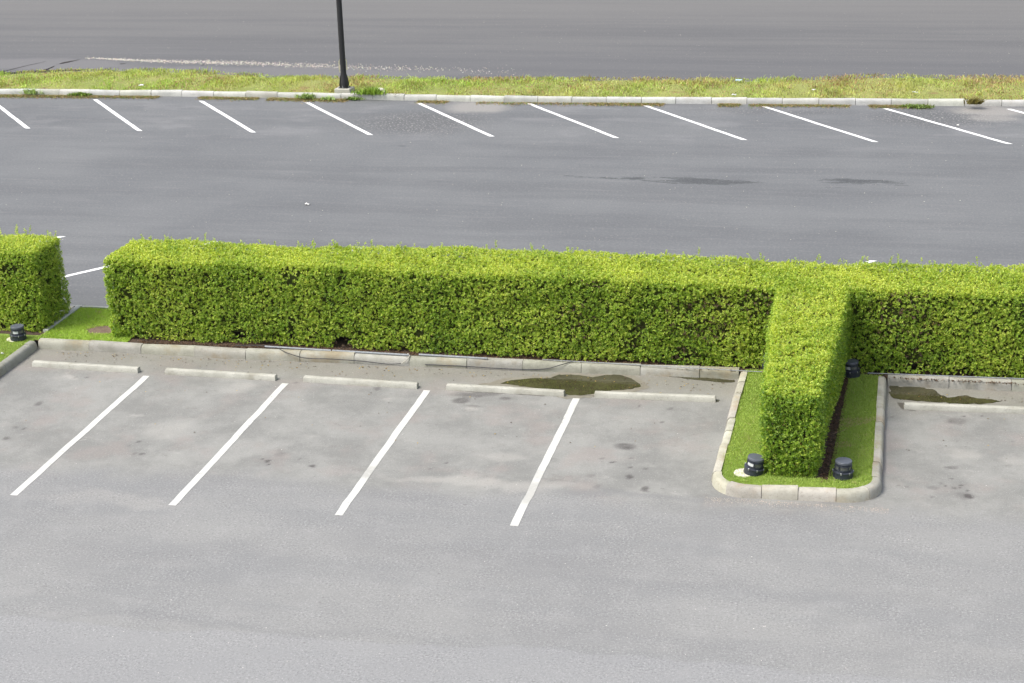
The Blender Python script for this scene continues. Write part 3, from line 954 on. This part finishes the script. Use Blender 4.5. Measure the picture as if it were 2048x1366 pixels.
        while q < s.x1 - .15:
            xa = np.array([q]); a, b = s.yf(xa)[0], s.yb(xa)[0]; st = MB(); yy = a + (b - a) * (.38 if r.random() < .6 else .7)
            pts = [(q + r.normal(0, .02), yy, .1)]
            for j in range(3): pts.append((pts[-1][0] + r.normal(0, .03), pts[-1][1] + r.normal(0, .03), .1 + .15 * (j + 1)))
            st.tube(pts, [.026, .022, .018, .014], 7)
            for kk in range(6):
                p0 = pts[1 + kk % 2]; st.tube([p0, (p0[0] + r.normal(0, .12), p0[1] + r.normal(-.08, .16), p0[2] + .2), (p0[0] + r.normal(0, .2), p0[1] + r.normal(-.1, .22), p0[2] + .4)], [.011, .007, .003], 4)
            st.build('stem', m_wood, o)
            q += .45 + r.uniform(-.08, .08)
        return o


def xz(kind, px, py, y):
    """x, z on the vertical plane at y seen at that pixel"""
    d = FW + RT * (px - 1024) / FPX - UP * (py - 683) / FPX
    t = y / d[1]
    return d[0] * t, CAMH + d[2] * t


def hole(px, py, hw, hh, st, y=27.72):
    x, z = xz('f', px, py, y)
    return ('f', x, z, hw, hh, st)


ZT = 1.64
yf_main = lambda x: 27.58 + .04 * np.sin(x * .45)
yb_main = lambda x: 28.86 + .016 * (x + 14) + .03 * np.sin(x * .7)
main_h = Hedge(-13.74, 7.5, yf_main, yb_main, lambda x, y: np.full_like(x, ZT) - .03 * (x > -2.3), 'long clipped green hedge running across the photo behind the wheel stops', 3, faces='tfbl',
               holes=[hole(690, 690, .2, .16, .9), hole(1370, 700, .24, .14, .55), hole(1260, 695, .10, .12, .7), hole(1520, 600, .28, .24, .55), hole(1440, 600, .4, .12, .35), hole(1500, 560, .1, .08, .6),
                      hole(1400, 640, .5, .35, .2), hole(1828, 715, .16, .2, .6), hole(1850, 725, .1, .1, .6), hole(1810, 630, .5, .45, .22), hole(1740, 570, .12, .08, .6), hole(1180, 560, .3, .06, .45), hole(880, 545, .25, .05, .4),
                      hole(1160, 640, .3, .3, .25)])
main_h.build('clipped hedges')
left_h = Hedge(-20.5, -15.08, lambda x: 27.72 + 0 * x, lambda x: 28.85 + 0 * x, lambda x, y: np.full_like(x, 1.68), 'clipped green hedge cut by the left edge of the photo, beside the grassy gap', 17, faces='tfbr')
left_h.build('clipped hedges')
# cross hedge: built in its own frame (x along its length), then turned
CL = Hedge(0, 4.7, lambda x: .02 - .055 * x + .0, lambda x: .86 + .035 * x, lambda x, y: 1.44 + .036 * x, 'short clipped hedge running out through the grass island, yellower on top', 29, faces='tfbl',
           tuck=.2, z0=.10, dens={'b': 1100, 'f': 1100, 't': 1450, 'l': 1400})
# x' (length) -> +Y, y' -> X mirrored: rotate by +90 deg about z: (x,y)->(-y,x)
co = CL.build('clipped hedges')
co.location = (-.80, 23.17, 0)
co.rotation_euler = (0, 0, math.radians(90))


# ---------------------------------------------------------------- grass
def grass(name, pts, z, height, width, cols, label, seed, lean=.45, kind='stuff', cat='grass'):
    r = np.random.default_rng(seed); n = len(pts)
    a = r.uniform(0, 2 * math.pi, n); h = height * r.uniform(.5, 1.3, n) if np.isscalar(height) else height * r.uniform(.6, 1.25, n)
    l = r.normal(0, lean, (n, 2)) * h[:, None]
    wv = np.stack([np.cos(a), np.sin(a)], 1) * (width / 2)
    v = np.empty((n, 5, 3)); p = np.column_stack([pts, z if not np.isscalar(z) else np.full(n, z)])
    v[:, 0] = p; v[:, 0, :2] -= wv; v[:, 1] = p; v[:, 1, :2] += wv
    v[:, 2] = p; v[:, 2, :2] += wv * .8 + l * .4; v[:, 2, 2] += h * .6
    v[:, 3] = p; v[:, 3, :2] += -wv * .8 + l * .4; v[:, 3, 2] += h * .6
    v[:, 4] = p; v[:, 4, :2] += l; v[:, 4, 2] += h
    k = np.arange(n)[:, None] * 5
    f = np.concatenate([k + np.array([[0, 1, 2]]), k + np.array([[0, 2, 3]]), k + np.array([[3, 2, 4]])], 1).reshape(-1, 3)
    o = mesh_obj(name, v.reshape(-1, 3), f, m_blade, col=np.repeat(cols, 5, 0))
    return tag(o, label, cat if kind != 'stuff' or cat else cat, None, kind)


def in_poly(p, poly):
    x, y = p[:, 0], p[:, 1]; ins = np.zeros(len(p), bool); j = len(poly) - 1
    for i in range(len(poly)):
        xi, yi = poly[i]; xj, yj = poly[j]
        with np.errstate(divide='ignore', invalid='ignore'):
            c = ((yi > y) != (yj > y)) & (x < (xj - xi) * (y - yi) / (yj - yi + 1e-12) + xi)
        ins ^= c; j = i
    return ins


def scatter(poly, dens, seed):
    r = np.random.default_rng(seed); P = np.array(poly)
    lo, hi = P.min(0), P.max(0); n = int((hi - lo).prod() * dens)
    q = lo + (hi - lo) * r.random((n, 2)); return q[in_poly(q, poly)]


def lawn_cols(pts, seed, dry=.25, g0=(.27, .39, .075), g1=(.42, .55, .12)):
    r = np.random.default_rng(seed); n = len(pts)
    u = np.clip(.5 + .45 * noise2(pts[:, 0], pts[:, 1], seed, 5, 1.8) + r.normal(0, .22, n), 0, 1)[:, None]
    c = np.array(g0) * (1 - u) + np.array(g1) * u
    d = noise2(pts[:, 0] * .9, pts[:, 1], seed + 5, 4, 2.4)
    dm = (d > .45) & (r.random(n) < dry * 2.2) | (r.random(n) < .03)
    c[dm] = np.array([.48, .42, .22]) * r.uniform(.8, 1.2, (dm.sum(), 1))
    return c


ip = scatter(isl_in, 9500, 1)
ip = ip[~in_poly(ip, [(-1.45, 23.35), (-.71, 23.2), (-.54, 27.5), (-1.75, 27.5)])]
grass('short_grass', ip, .13, .028, .007, lawn_cols(ip, 4), 'short mown grass on the kerbed island around the cross hedge', 5, .55)
gp_ = scatter(gap_poly, 7500, 2)
bs = at(203, 660, .14)
gp_ = gp_[(((gp_[:, 0] - bs[0]) / .28) ** 2 + ((gp_[:, 1] - bs[1]) / .21) ** 2 + .5 * noise2(gp_[:, 0], gp_[:, 1], 3, 4, 9)) > 1]
grass('short_grass', gp_, .13, .035, .008, lawn_cols(gp_, 8, .1, (.30, .47, .06), (.46, .62, .11)), 'bright short grass in the gap between the two hedges', 6, .6)
lp_ = scatter([(-18.5, 22), (LFX - .1, 22), (LFX - .1, 27.75), (-18.5, 27.75)], 6500, 3)
lp_ = lp_[lp_[:, 1] < 27.45 + .12 * noise2(lp_[:, 0], lp_[:, 1], 8, 3, 3)]
grass('short_grass', lp_, .13, .03, .007, lawn_cols(lp_, 9, .2), 'short grass beside the left kerb in front of the left hedge', 7, .55)

# long rough grass of the verge, in tufts
r_ = np.random.default_rng(12)
n = 66000
gx = r_.uniform(-33, 9, n); vx = np.array([q[0] for q in ve]); gy0 = np.interp(gx, vx, [q[1] for q in ve]) + .06; gy1 = np.interp(gx, vx, [q[2] for q in ve])
uu = r_.random(n) * 1.03
gy = gy0 + (gy1 - gy0) * uu
tuft = noise2(gx, gy, 60, 4, 3.2)
keep = (r_.random(n) < np.clip(.72 + .5 * tuft, .15, 1)) & ~((np.abs(gx + 16.0) < .3) & (gy < 49.4))
gx, gy, uu, tuft = gx[keep], gy[keep], np.minimum(uu[keep], 1), tuft[keep]
hh = np.clip(.07 + .05 * tuft, .03, .15) * np.where(r_.random(len(gx)) < .03, 1.8, 1)
m_ = np.clip(.5 + .5 * noise2(gx, gy * 1.5, 61, 5, .9) - .25 * (gx + 12) / 20 + r_.normal(0, .2, len(gx)), 0, 1)[:, None]
cg = np.array([.50, .51, .18]) * (1 - m_) + np.array([.38, .55, .11]) * m_
br = noise2(gx, gy, 63, 4, 1.6) + .35 * (gx + 14) / 16 + .6 * (uu - .5)
bm = (r_.random(len(gx)) < np.clip(.16 + .50 * br, .04, .8))
cg[bm] = np.array([.46, .32, .17]) * r_.uniform(.6, 1.25, (bm.sum(), 1))
cg *= np.clip(1 + .35 * noise2(gx, gy, 66, 4, 5.0), .5, 1.4)[:, None]
dk_ = r_.random(len(gx)) < .2; cg[dk_] *= .5
grass('rough_grass', np.column_stack([gx, gy]), verge_z(gx, uu) - .01, hh, .02, cg, 'rough yellow green grass with brown patches along the far verge', 13, .55)

# straw and weeds along the foot of the far kerb
fx, fy = [q[0] for q in fk], [q[1] for q in fk]
segs = [(0, 190, .9), (190, 320, .5), (540, 700, .9), (840, 900, .5), (1180, 1330, .45), (1440, 1480, .8), (1740, 1860, .6), (400, 520, .5), (960, 1180, .15), (1500, 1700, .3)]
pts = []
for a, b_, dn in segs:
    k = int((b_ - a) * 26 * dn); px = r_.uniform(a, b_, k)
    for q in px:
        x = at(q, np.interp(q, [0, 2048], [190, 213]))[0]; y = np.interp(x, fx, fy)
        pts.append((x + r_.normal(0, .02), y - .02 - abs(r_.normal(0, .17))))
pts = np.array(pts)
cs = np.array([.36, .27, .14]) * r_.uniform(.5, 1.2, (len(pts), 1)); gm = r_.random(len(pts)) < .3; cs[gm] = np.array([.18, .26, .06]) * r_.uniform(.7, 1.2, (gm.sum(), 1))
grass('dry_litter', pts, .003, .03, .022, cs, 'strands of straw and dead weed along the foot of the far kerb', 15, 2.2)


def weed(px, py, z, n, hgt, spread, seed, label, cols=(.30, .42, .16)):
    z = z + .03; hgt = hgt * 1.25
    r = np.random.default_rng(seed); p = at(px, py, z)
    q = p[:2] + r.normal(0, spread, (n, 2)) * np.array([1.6, .6])
    c = np.array(cols) * r.uniform(.5, 1.5, (n, 1))
    o = grass('weed', q, z, hgt, .035, c, label, seed, .7, kind=None, cat='weed')
    o['group'] = 'weeds growing by the far kerb'
    return o


weed(63, 187, .02, 160, .12, .11, 1, 'dark green weed tuft on the far kerb near the left edge of the photo')
weed(160, 190, .0, 220, .07, .10, 2, 'low weed spreading at the foot of the far kerb above the second bay line', (.17, .26, .05))
weed(612, 196, .02, 160, .10, .08, 3, 'weed tuft growing in a kerb joint left of the lamp pole footing')
weed(655, 199, .0, 80, .07, .07, 4, 'small weed against the kerb just left of the lamp pole footing')
weed(708, 199, .0, 100, .07, .08, 5, 'leafy weed clump spilling over the kerb right below the lamp pole', (.17, .27, .06))
weed(724, 188, .14, 80, .08, .08, 6, 'bright weed behind the kerb right of the lamp pole footing', (.2, .33, .06))
weed(747, 188, .14, 180, .15, .12, 7, 'bright weed tuft beside the small pale rock', (.22, .34, .05))
weed(792, 195, .02, 90, .1, .07, 8, 'dry brownish weed in the broken kerb joint right of the lamp pole', (.26, .19, .08))
weed(1835, 214, .0, 380, .05, .13, 9, 'flat patch of weed at the kerb foot by the long slanted line on the right', (.17, .24, .06))
weed(1950, 208, .1, 190, .14, .06, 10, 'brown green weed on the far kerb near the right edge of the photo', (.22, .2, .07))
weed(1448, 199, .0, 90, .06, .12, 11, 'small brown weed patch at the far kerb foot right of the middle', (.25, .2, .08))

# fallen leaves and mulch crumbs in the bed
r2 = np.random.default_rng(5)
n = 5200
bx = r2.uniform(-15, 4, n); by = 27.38 + np.abs(r2.normal(0, .16, n))
ok = ~((bx > ISX0) & (bx < ISX1)) & ~(bx < -13.1)
bx, by = bx[ok], by[ok]
mx_ = r2.uniform(-.68, -.52, 1500) * 1.0; my_ = r2.uniform(23.1, 27.4, 1500)
mx_ = mx_ - (27.4 - my_) * .035
bx = np.concatenate([bx, mx_]); by = np.concatenate([by, my_])
ax = np.column_stack([r2.normal(0, .3, len(bx)), r2.normal(0, .3, len(bx)), np.ones(len(bx))])
v, f, c = leaves_from(np.column_stack([bx, by, np.full(len(bx), .142)]), ax, 1, .035, .02, np.full(len(bx), .5), r2, spread=(75, 100), stalk=.0)
cc = np.repeat(np.array([[.10, .060, .038]]) * r2.uniform(.4, 2.0, (len(bx), 1)), 4, 0)
tag(mesh_obj('leaf_litter', v, f, m_blade, col=cc), 'brown fallen leaves on the soil at the foot of the hedges', 'leaf litter', kind='stuff')
# fallen leaves on the asphalt
n = 320
lx_ = np.concatenate([r2.uniform(-14.6, -2.5, n), r2.uniform(.2, 3, 60)]); ly_ = 27.15 - np.abs(r2.normal(0, .22, len(lx_)))
k = r2.random(len(lx_)) < .2; ly_[k] -= r2.uniform(0, 3, k.sum())
ax = np.column_stack([r2.normal(0, .12, len(lx_)), r2.normal(0, .12, len(lx_)), np.ones(len(lx_))])
v, f, c = leaves_from(np.column_stack([lx_, ly_, np.full(len(lx_), .008)]), ax, 1, .034, .02, np.full(len(lx_), .5), r2, spread=(84, 92), stalk=0)
lc = np.array([[.22, .14, .05], [.09, .06, .04], [.45, .33, .1], [.1, .08, .06]])[r2.integers(0, 4, len(lx_))]
tag(mesh_obj('fallen_leaves', v, f, m_blade, col=np.repeat(lc, 4, 0)), 'scattered small dry leaves on the asphalt near the kerb', 'leaves', kind='stuff')


# gravel line on the road and loose stones
def stones(name, P, sizes, cols, label, z=0.0):
    n = len(P); r = np.random.default_rng(9)
    base = np.array([[1, 0, .2], [.3, .9, .25], [-.8, .5, .15], [-.7, -.6, .2], [.4, -.9, .2], [0, 0, .8]])
    v = base[None] * sizes[:, None, None] * r.uniform(.7, 1.3, (n, 6, 3)) * .5
    v[:, :, 0] += P[:, None, 0]; v[:, :, 1] += P[:, None, 1]; v[:, :, 2] += z
    k = np.arange(n)[:, None] * 6
    tr = np.array([[0, 1, 5], [1, 2, 5], [2, 3, 5], [3, 4, 5], [4, 0, 5]])
    f = np.concatenate([k + q[None] for q in tr], 1).reshape(-1, 3)
    return tag(mesh_obj(name, v.reshape(-1, 3), f, m_pebble, col=np.repeat(cols, 6, 0)), label, None, None, 'stuff')


P = []; SZ = []
n = 2600
px = 170 + (r2.beta(1.1, 1.9, n)) * 900
py = np.interp(px, [170, 300, 500, 700, 900, 1070], [116, 122, 127, 134, 139, 147]) + r2.normal(0, 1, n) * np.interp(px, [170, 400, 900, 1070], [.8, 2.0, 3.2, 6.0])
keep = r2.random(n) < np.interp(px, [170, 240, 560, 800, 1070], [.35, 1, 1, .6, .3])
for a, b_ in zip(px[keep], py[keep]): P.append(at(a, b_)[:2]); SZ.append(r2.uniform(.018, .055))
P = np.array(P); SZ = np.array(SZ)
cols = np.array([[.50, .46, .40]]) * r2.uniform(.6, 1.15, (len(P), 1)) + r2.normal(0, .03, (len(P), 3))
stones('gravel', P, SZ, np.clip(cols, .05, .9), 'line of pale pinkish gravel along the edge of the far road')
n = 600
px = r2.uniform(-40, 2100, n); py = np.where(r2.random(n) < .6, r2.uniform(20, 150, n), r2.uniform(215, 480, n))
P = np.array([at(a, b_)[:2] for a, b_ in zip(px, py)])
stones('loose_stones', P, r2.uniform(.012, .028, n), np.repeat(np.array([[.55, .52, .45]]), n, 0) * r2.uniform(.6, 1.2, (n, 1)), 'tiny pale stones scattered over the dark asphalt')
n = 420
px = r2.uniform(-40, 2100, n); py = r2.uniform(700, 1366, n)
P = np.array([at(a, b_)[:2] for a, b_ in zip(px, py)])
P = P[~((P[:, 0] > ISX0 - .05) & (P[:, 0] < ISX1 + .05) & (P[:, 1] > ISY - .1)) & (P[:, 1] < 27.1) & (P[:, 0] > LFX + .05)]
stones('loose_stones', P, r2.uniform(.008, .018, len(P)), np.repeat(np.array([[.5, .48, .44]]), len(P), 0) * r2.uniform(.5, 1.3, (len(P), 1)), 'tiny loose stones scattered over the near asphalt')
n = 900
gx_ = np.concatenate([r2.uniform(-2.4, .15, n)]); gy_ = ISY - .03 - np.abs(r2.normal(0, .10, n))
stones('grit', np.column_stack([gx_, gy_]), r2.uniform(.006, .015, n), np.repeat(np.array([[.42, .36, .30]]), n, 0) * r2.uniform(.5, 1.3, (n, 1)), 'brownish grit along the foot of the rounded island kerb')


# ---------------------------------------------------------------- garden lights
def garden_light(label, loc, rz=0.0, tiltx=0.0, tilty=0.0, lenses=((-95, 1), (-35, 0), (-155, 0))):
    root = empty('garden_light', loc, rot=(tiltx, tilty, rz)); tag(root, label, 'garden light', 'short round garden lights in the grass')
    b = MB().lathe([(.0, .0), (.142, .0), (.145, .02), (.138, .075), (.140, .082), (.147, .088), (.147, .10), (.136, .106), (.118, .108)], 48)
    b.build('base', m_lamp, root, True)
    MB().lathe([(.117, .107), (.117, .118), (.113, .122), (.112, .205), (.117, .212), (.117, .224)], 48).build('housing', m_lamp, root, True)
    MB().lathe([(.117, .224), (.1205, .226), (.1205, .252), (.116, .258), (.0, .261)], 48).build('cap', m_cap, root, True)
    for a, bright in lenses:
        a0, a1 = math.radians(a - 29), math.radians(a + 29)
        fr = MB().lathe([(.113, .126), (.122, .128), (.122, .138), (.1165, .139)], 10, a0=a0, a1=a1).lathe([(.1165, .188), (.122, .189), (.122, .199), (.113, .201)], 10, a0=a0, a1=a1)
        for q in (a0, a1):
            c_, s_ = math.cos(q), math.sin(q)
            fr.tube([(c_ * .1185, s_ * .1185, .13), (c_ * .1185, s_ * .1185, .198)], .006, 6)
        fo = fr.build('lens_frame', m_lamp, root, True)
        MB().lathe([(.1145, .137), (.1145, .191)], 10, a0=a0 + .04, a1=a1 - .04).build('lens', m_glass if bright else m_recess, fo, True)  # bright panes: the highlight is put into a paler lens colour
    for a in (-70, -120, -20, 60, 160):
        c_, s_ = math.cos(math.radians(a)), math.sin(math.radians(a))
        MB().box(-.008, .008, -.006, .006, 0, .03, .002).build('clamp', m_bolt, root)
        o = root.children[-1] if False else bpy.data.objects[-1] if False else None
    ch = [q for q in C.objects if q.parent == root and q.name.startswith('clamp')]
    for q, a in zip(ch, (-70, -120, -20, 60, 160)):
        q.location = (.146 * math.cos(math.radians(a)), .146 * math.sin(math.radians(a)), .082); q.rotation_euler = (0, 0, math.radians(a + 90))
    return root


def pos(px, py, z=.135, back=.13):
    p = at(px, py, z); return (p[0], p[1] + back, z)


garden_light('dark leaning garden light with silvery lens panes, by a round concrete pad on the island', pos(1505, 953), 0, 0, math.radians(9), ((-60, 0), (-125, 1), (15, 0), (170, 1)))
garden_light('upright dark garden light standing in the grass right of the cross hedge front end', pos(1685, 961), math.radians(20), 0, math.radians(1), ((-105, 0), (-40, 0), (-170, 0)))
garden_light('dark garden light tucked between the right side of the cross hedge and the long hedge', pos(1702, 757), math.radians(-25), 0, math.radians(-3))
garden_light('dark garden light mostly hidden behind the left side of the cross hedge', pos(1540, 746), 0, 0, 0)
garden_light('dark garden light on a pale pad in front of the left hedge', pos(32, 682, .14, .1), math.radians(10), 0, math.radians(1))


def pad(px, py, r, name, label, z=.137):
    p = at(px, py, z)
    th = np.linspace(0, 2 * math.pi, 32, endpoint=False)
    rr = r * (1 + .05 * noise2(np.cos(th), np.sin(th), 4, 3, 2.0))
    v = [(p[0] + q * math.cos(a), p[1] + q * math.sin(a), z - .02) for a, q in zip(th, rr)] + [(p[0] + q * .95 * math.cos(a), p[1] + q * .95 * math.sin(a), z + .012) for a, q in zip(th, rr)]
    f = [(i, (i + 1) % 32, 32 + (i + 1) % 32, 32 + i) for i in range(32)] + [tuple(range(32, 64))]
    o = mesh_obj(name, v, f, m_slab, col=np.full((64, 3), 1.15)); tag(o, label, 'concrete pad', 'concrete pads under garden lights')


pad(1489, 946, .155, 'concrete_pad', 'round pale concrete pad showing left of the tilted garden light')
pad(32, 678, .165, 'concrete_pad', 'pale concrete pad under the garden light by the left hedge')
pad(1700, 750, .16, 'concrete_pad', 'pale concrete pad under the garden light right of the cross hedge')

# ---------------------------------------------------------------- lamp pole on the verge
fp = at(684, 181, .30)
root = empty('lamp_post', (-16.035, 49.22, .0), math.radians(-4))
tag(root, 'black lamp post with flared foot standing on a concrete block in the far verge', 'lamp post')
H0 = .27
fb = MB().box(-.24, .24, -.21, .21, 0, H0, .02); fb.build('footing', concrete('footing_concrete', (.42, .42, .37), (.33, .32, .27), (.3, .24, .14), .5), root)
MB().box(-.14, .14, -.14, .14, H0, H0 + .018, .004).build('base_plate', m_black, root)
pm = MB(); n = 12
pm.lathe([(.085, H0 + .018), (.083, H0 + 2), (.07, 7.2), (.0, 7.2)], n, col=(1, 1, 1)); pm.build('pole', m_black, root, False)
for k in range(4):
    a = k * math.pi / 2 + math.pi / 4; c_, s_ = math.cos(a), math.sin(a); nx, ny = -s_ * .007, c_ * .007
    prof = [(.08, H0 + .018), (.15, H0 + .018), (.155, H0 + .12), (.125, H0 + .30), (.08, H0 + .46)]
    v = [(c_ * r + nx, s_ * r + ny, z) for r, z in prof] + [(c_ * r - nx, s_ * r - ny, z) for r, z in prof]
    f = [(0, 1, 2, 3, 4), (9, 8, 7, 6, 5)] + [(i, i + 5, (i + 1) % 5 + 5, (i + 1) % 5) for i in range(5)]
    MB().add(v, f).build('gusset', m_black, root)
    c2, s2 = math.cos(a + math.pi / 4), math.sin(a + math.pi / 4)
    MB().lathe([(.016, H0 + .018), (.016, H0 + .045), (.009, H0 + .046), (.009, H0 + .075), (0, H0 + .076)], 8, c2 * .125, s2 * .125).build('bolt', m_bolt, root)
MB().lathe([(.085, H0 + .02), (.135, H0 + .021), (.125, H0 + .16), (.10, H0 + .32), (.086, H0 + .45)], 12).build('foot_cover', m_black, root)
arm = MB().tube([(0, 0, 7.1), (.5, 0, 7.3), (1.2, 0, 7.4)], .035, 8); arm.build('arm', m_black, root)
hd = MB().box(1.1, 1.75, -.14, .14, 7.33, 7.45, .03); h_ = hd.build('lamp_head', m_black, root)
MB().box(1.2, 1.68, -.1, .1, 7.31, 7.33).build('lens', m_glass, h_)
for P_ in ([(-.085, .0, 1.12), (-.115, -.01, 1.05), (-.12, -.01, .80), (-.108, 0, .72)], [(.085, .02, 1.12), (.11, .02, 1.06), (.12, 0, .8)]):
    MB().tube(P_, .010, 5).build('strap', m_tape, root)

# ---------------------------------------------------------------- cables and conduit on the kerb
def kp(px, py, z=.165):
    """on the kerb top or front, kept just clear of the concrete"""
    p = at(px, py, z); return (p[0], p[1], z)


def fpt(px, py):
    """on the front face of the front kerb"""
    x, z = xz('f', px, py, 27.20); yk = np.interp(x, [q[0] for q in k1], [q[1] for q in k1]) - .012
    x, z = xz('f', px, py, yk); return (x, yk, max(.008, z))


def smooth_path(P, n=6):
    P = [np.array(p, float) for p in P]; out = []
    for i in range(len(P) - 1):
        p0, p1, p2, p3 = P[max(i - 1, 0)], P[i], P[i + 1], P[min(i + 2, len(P) - 1)]
        for k in range(n):
            t = k / n; out.append(.5 * ((2 * p1) + (-p0 + p2) * t + (2 * p0 - 5 * p1 + 4 * p2 - p3) * t * t + (-p0 + 3 * p1 - 3 * p2 + p3) * t ** 3))
    out.append(P[-1]); return out


def kerb_run(px0, px1, y0, y1, n=8, z=.176):
    return [kp(px0 + (px1 - px0) * i / n, y0 + (y1 - y0) * i / n, z) for i in range(n + 1)]


tag(MB().tube(smooth_path([kp(470, 691, .17), kp(540, 692, .18), fpt(575, 706), fpt(610, 716), fpt(660, 718), fpt(720, 722), fpt(775, 728), fpt(803, 727)]), .007, 6).build('cable', m_cable, None, True),
    'dark cable sagging down the kerb face below the hedge, left of centre', 'cable', 'cables on the kerb')
tag(MB().tube(smooth_path([fpt(803, 727), fpt(813, 719), kp(819, 712, .17), kp(815, 707, .175)]), .008, 6).build('cable', m_cablew, None, True),
    'short pale end of cable looping up over the kerb', 'cable', 'cables on the kerb')
tag(MB().tube(smooth_path([fpt(850, 729), fpt(920, 732), fpt(1000, 737), fpt(1060, 739), fpt(1095, 737), fpt(1120, 730), kp(1145, 723, .175)]), .007, 6).build('cable', m_cable, None, True),
    'dark cable hanging along the kerb foot above the puddle', 'cable', 'cables on the kerb')
tag(MB().tube(kerb_run(1085, 1530, 719, 744, 14), .007, 6).build('cable', m_pipe, None, True), 'thin grey cable lying along the kerb top up to the grass island', 'cable', 'cables on the kerb')
tag(MB().tube(kerb_run(1735, 2200, 746, 763, 14, .178), .008, 6).build('cable', m_pipe, None, True), 'thin grey cable along the kerb top right of the grass island', 'cable', 'cables on the kerb')
for (a, b_, c_, d_, lb) in ((530, 662, 693, 701, 'grey conduit pipe on the kerb top, leftmost of the three'), (665, 818, 701, 710, 'grey conduit pipe on the kerb top, middle of the three above the third wheel stop'),
                            (838, 975, 709, 717, 'grey conduit pipe on the kerb top, rightmost of the three')):
    tag(MB().tube(kerb_run(a, b_, c_, d_, 5, .178), .018, 8).build('conduit', m_pipe, None, True), lb, 'conduit', 'conduit pipes on the kerb')


# ---------------------------------------------------------------- scraps of litter
def scrap(px, py, z, sx, sy, m, label, seed):
    r = np.random.default_rng(seed); p = at(px, py, z); n = 5; sx *= .75; sy *= .75
    v = []
    for i in range(n):
        for j in range(n):
            v.append((p[0] + (i / 4 - .5) * sx + r.normal(0, sx * .06), p[1] + (j / 4 - .5) * sy + r.normal(0, sy * .06), z + abs(r.normal(0, .018))))
    f = [(i * n + j, (i + 1) * n + j, (i + 1) * n + j + 1, i * n + j + 1) for i in range(n - 1) for j in range(n - 1)]
    o = mesh_obj('litter_scrap', v, f, m, smooth=True)
    md = o.modifiers.new('thick', 'SOLIDIFY'); md.thickness = .004
    return tag(o, label, 'litter', 'scraps of litter')


scrap(1478, 160, .22, .26, .22, m_blue, 'pale blue crumpled scrap on the top of the far verge', 1)
scrap(283, 171, .24, .2, .12, m_white, 'pale crumpled scrap in the verge grass left of the lamp post', 2)
scrap(180, 154, .22, .1, .1, m_white, 'small white scrap near the top edge of the verge on the left', 3)
scrap(615, 409, .012, .14, .09, m_white, 'flattened pale scrap alone on the dark asphalt aisle', 4)
scrap(1628, 180, .26, .14, .12, m_white, 'white scrap in the verge grass, left one of two near the right', 5)
scrap(1830, 185, .26, .2, .10, m_white, 'white scrap in the verge grass, right one of two near the right', 6)
scrap(1468, 190, .22, .16, .08, m_white, 'small pale scrap in the grass just behind the far kerb', 7)
scrap(1916, 251, .012, .1, .1, m_white, 'white scrap lying on the last whole slanted line on the right', 8)
scrap(5, 708, .17, .06, .05, m_white, 'tiny white scrap in the grass by the left kerb', 9)
# small rock near the lamp post
rk = MB(); p = at(759, 187, .15)
rk.lathe([(.0, .0), (.15, .02), (.16, .08), (.1, .15), (.0, .17)], 7); o = rk.build('rock', m_slab); o.location = (p[0], p[1] + .1, .13); o.rotation_euler = (.1, .15, .5)
tag(o, 'small pale rock behind the far kerb right of the lamp post', 'rock')
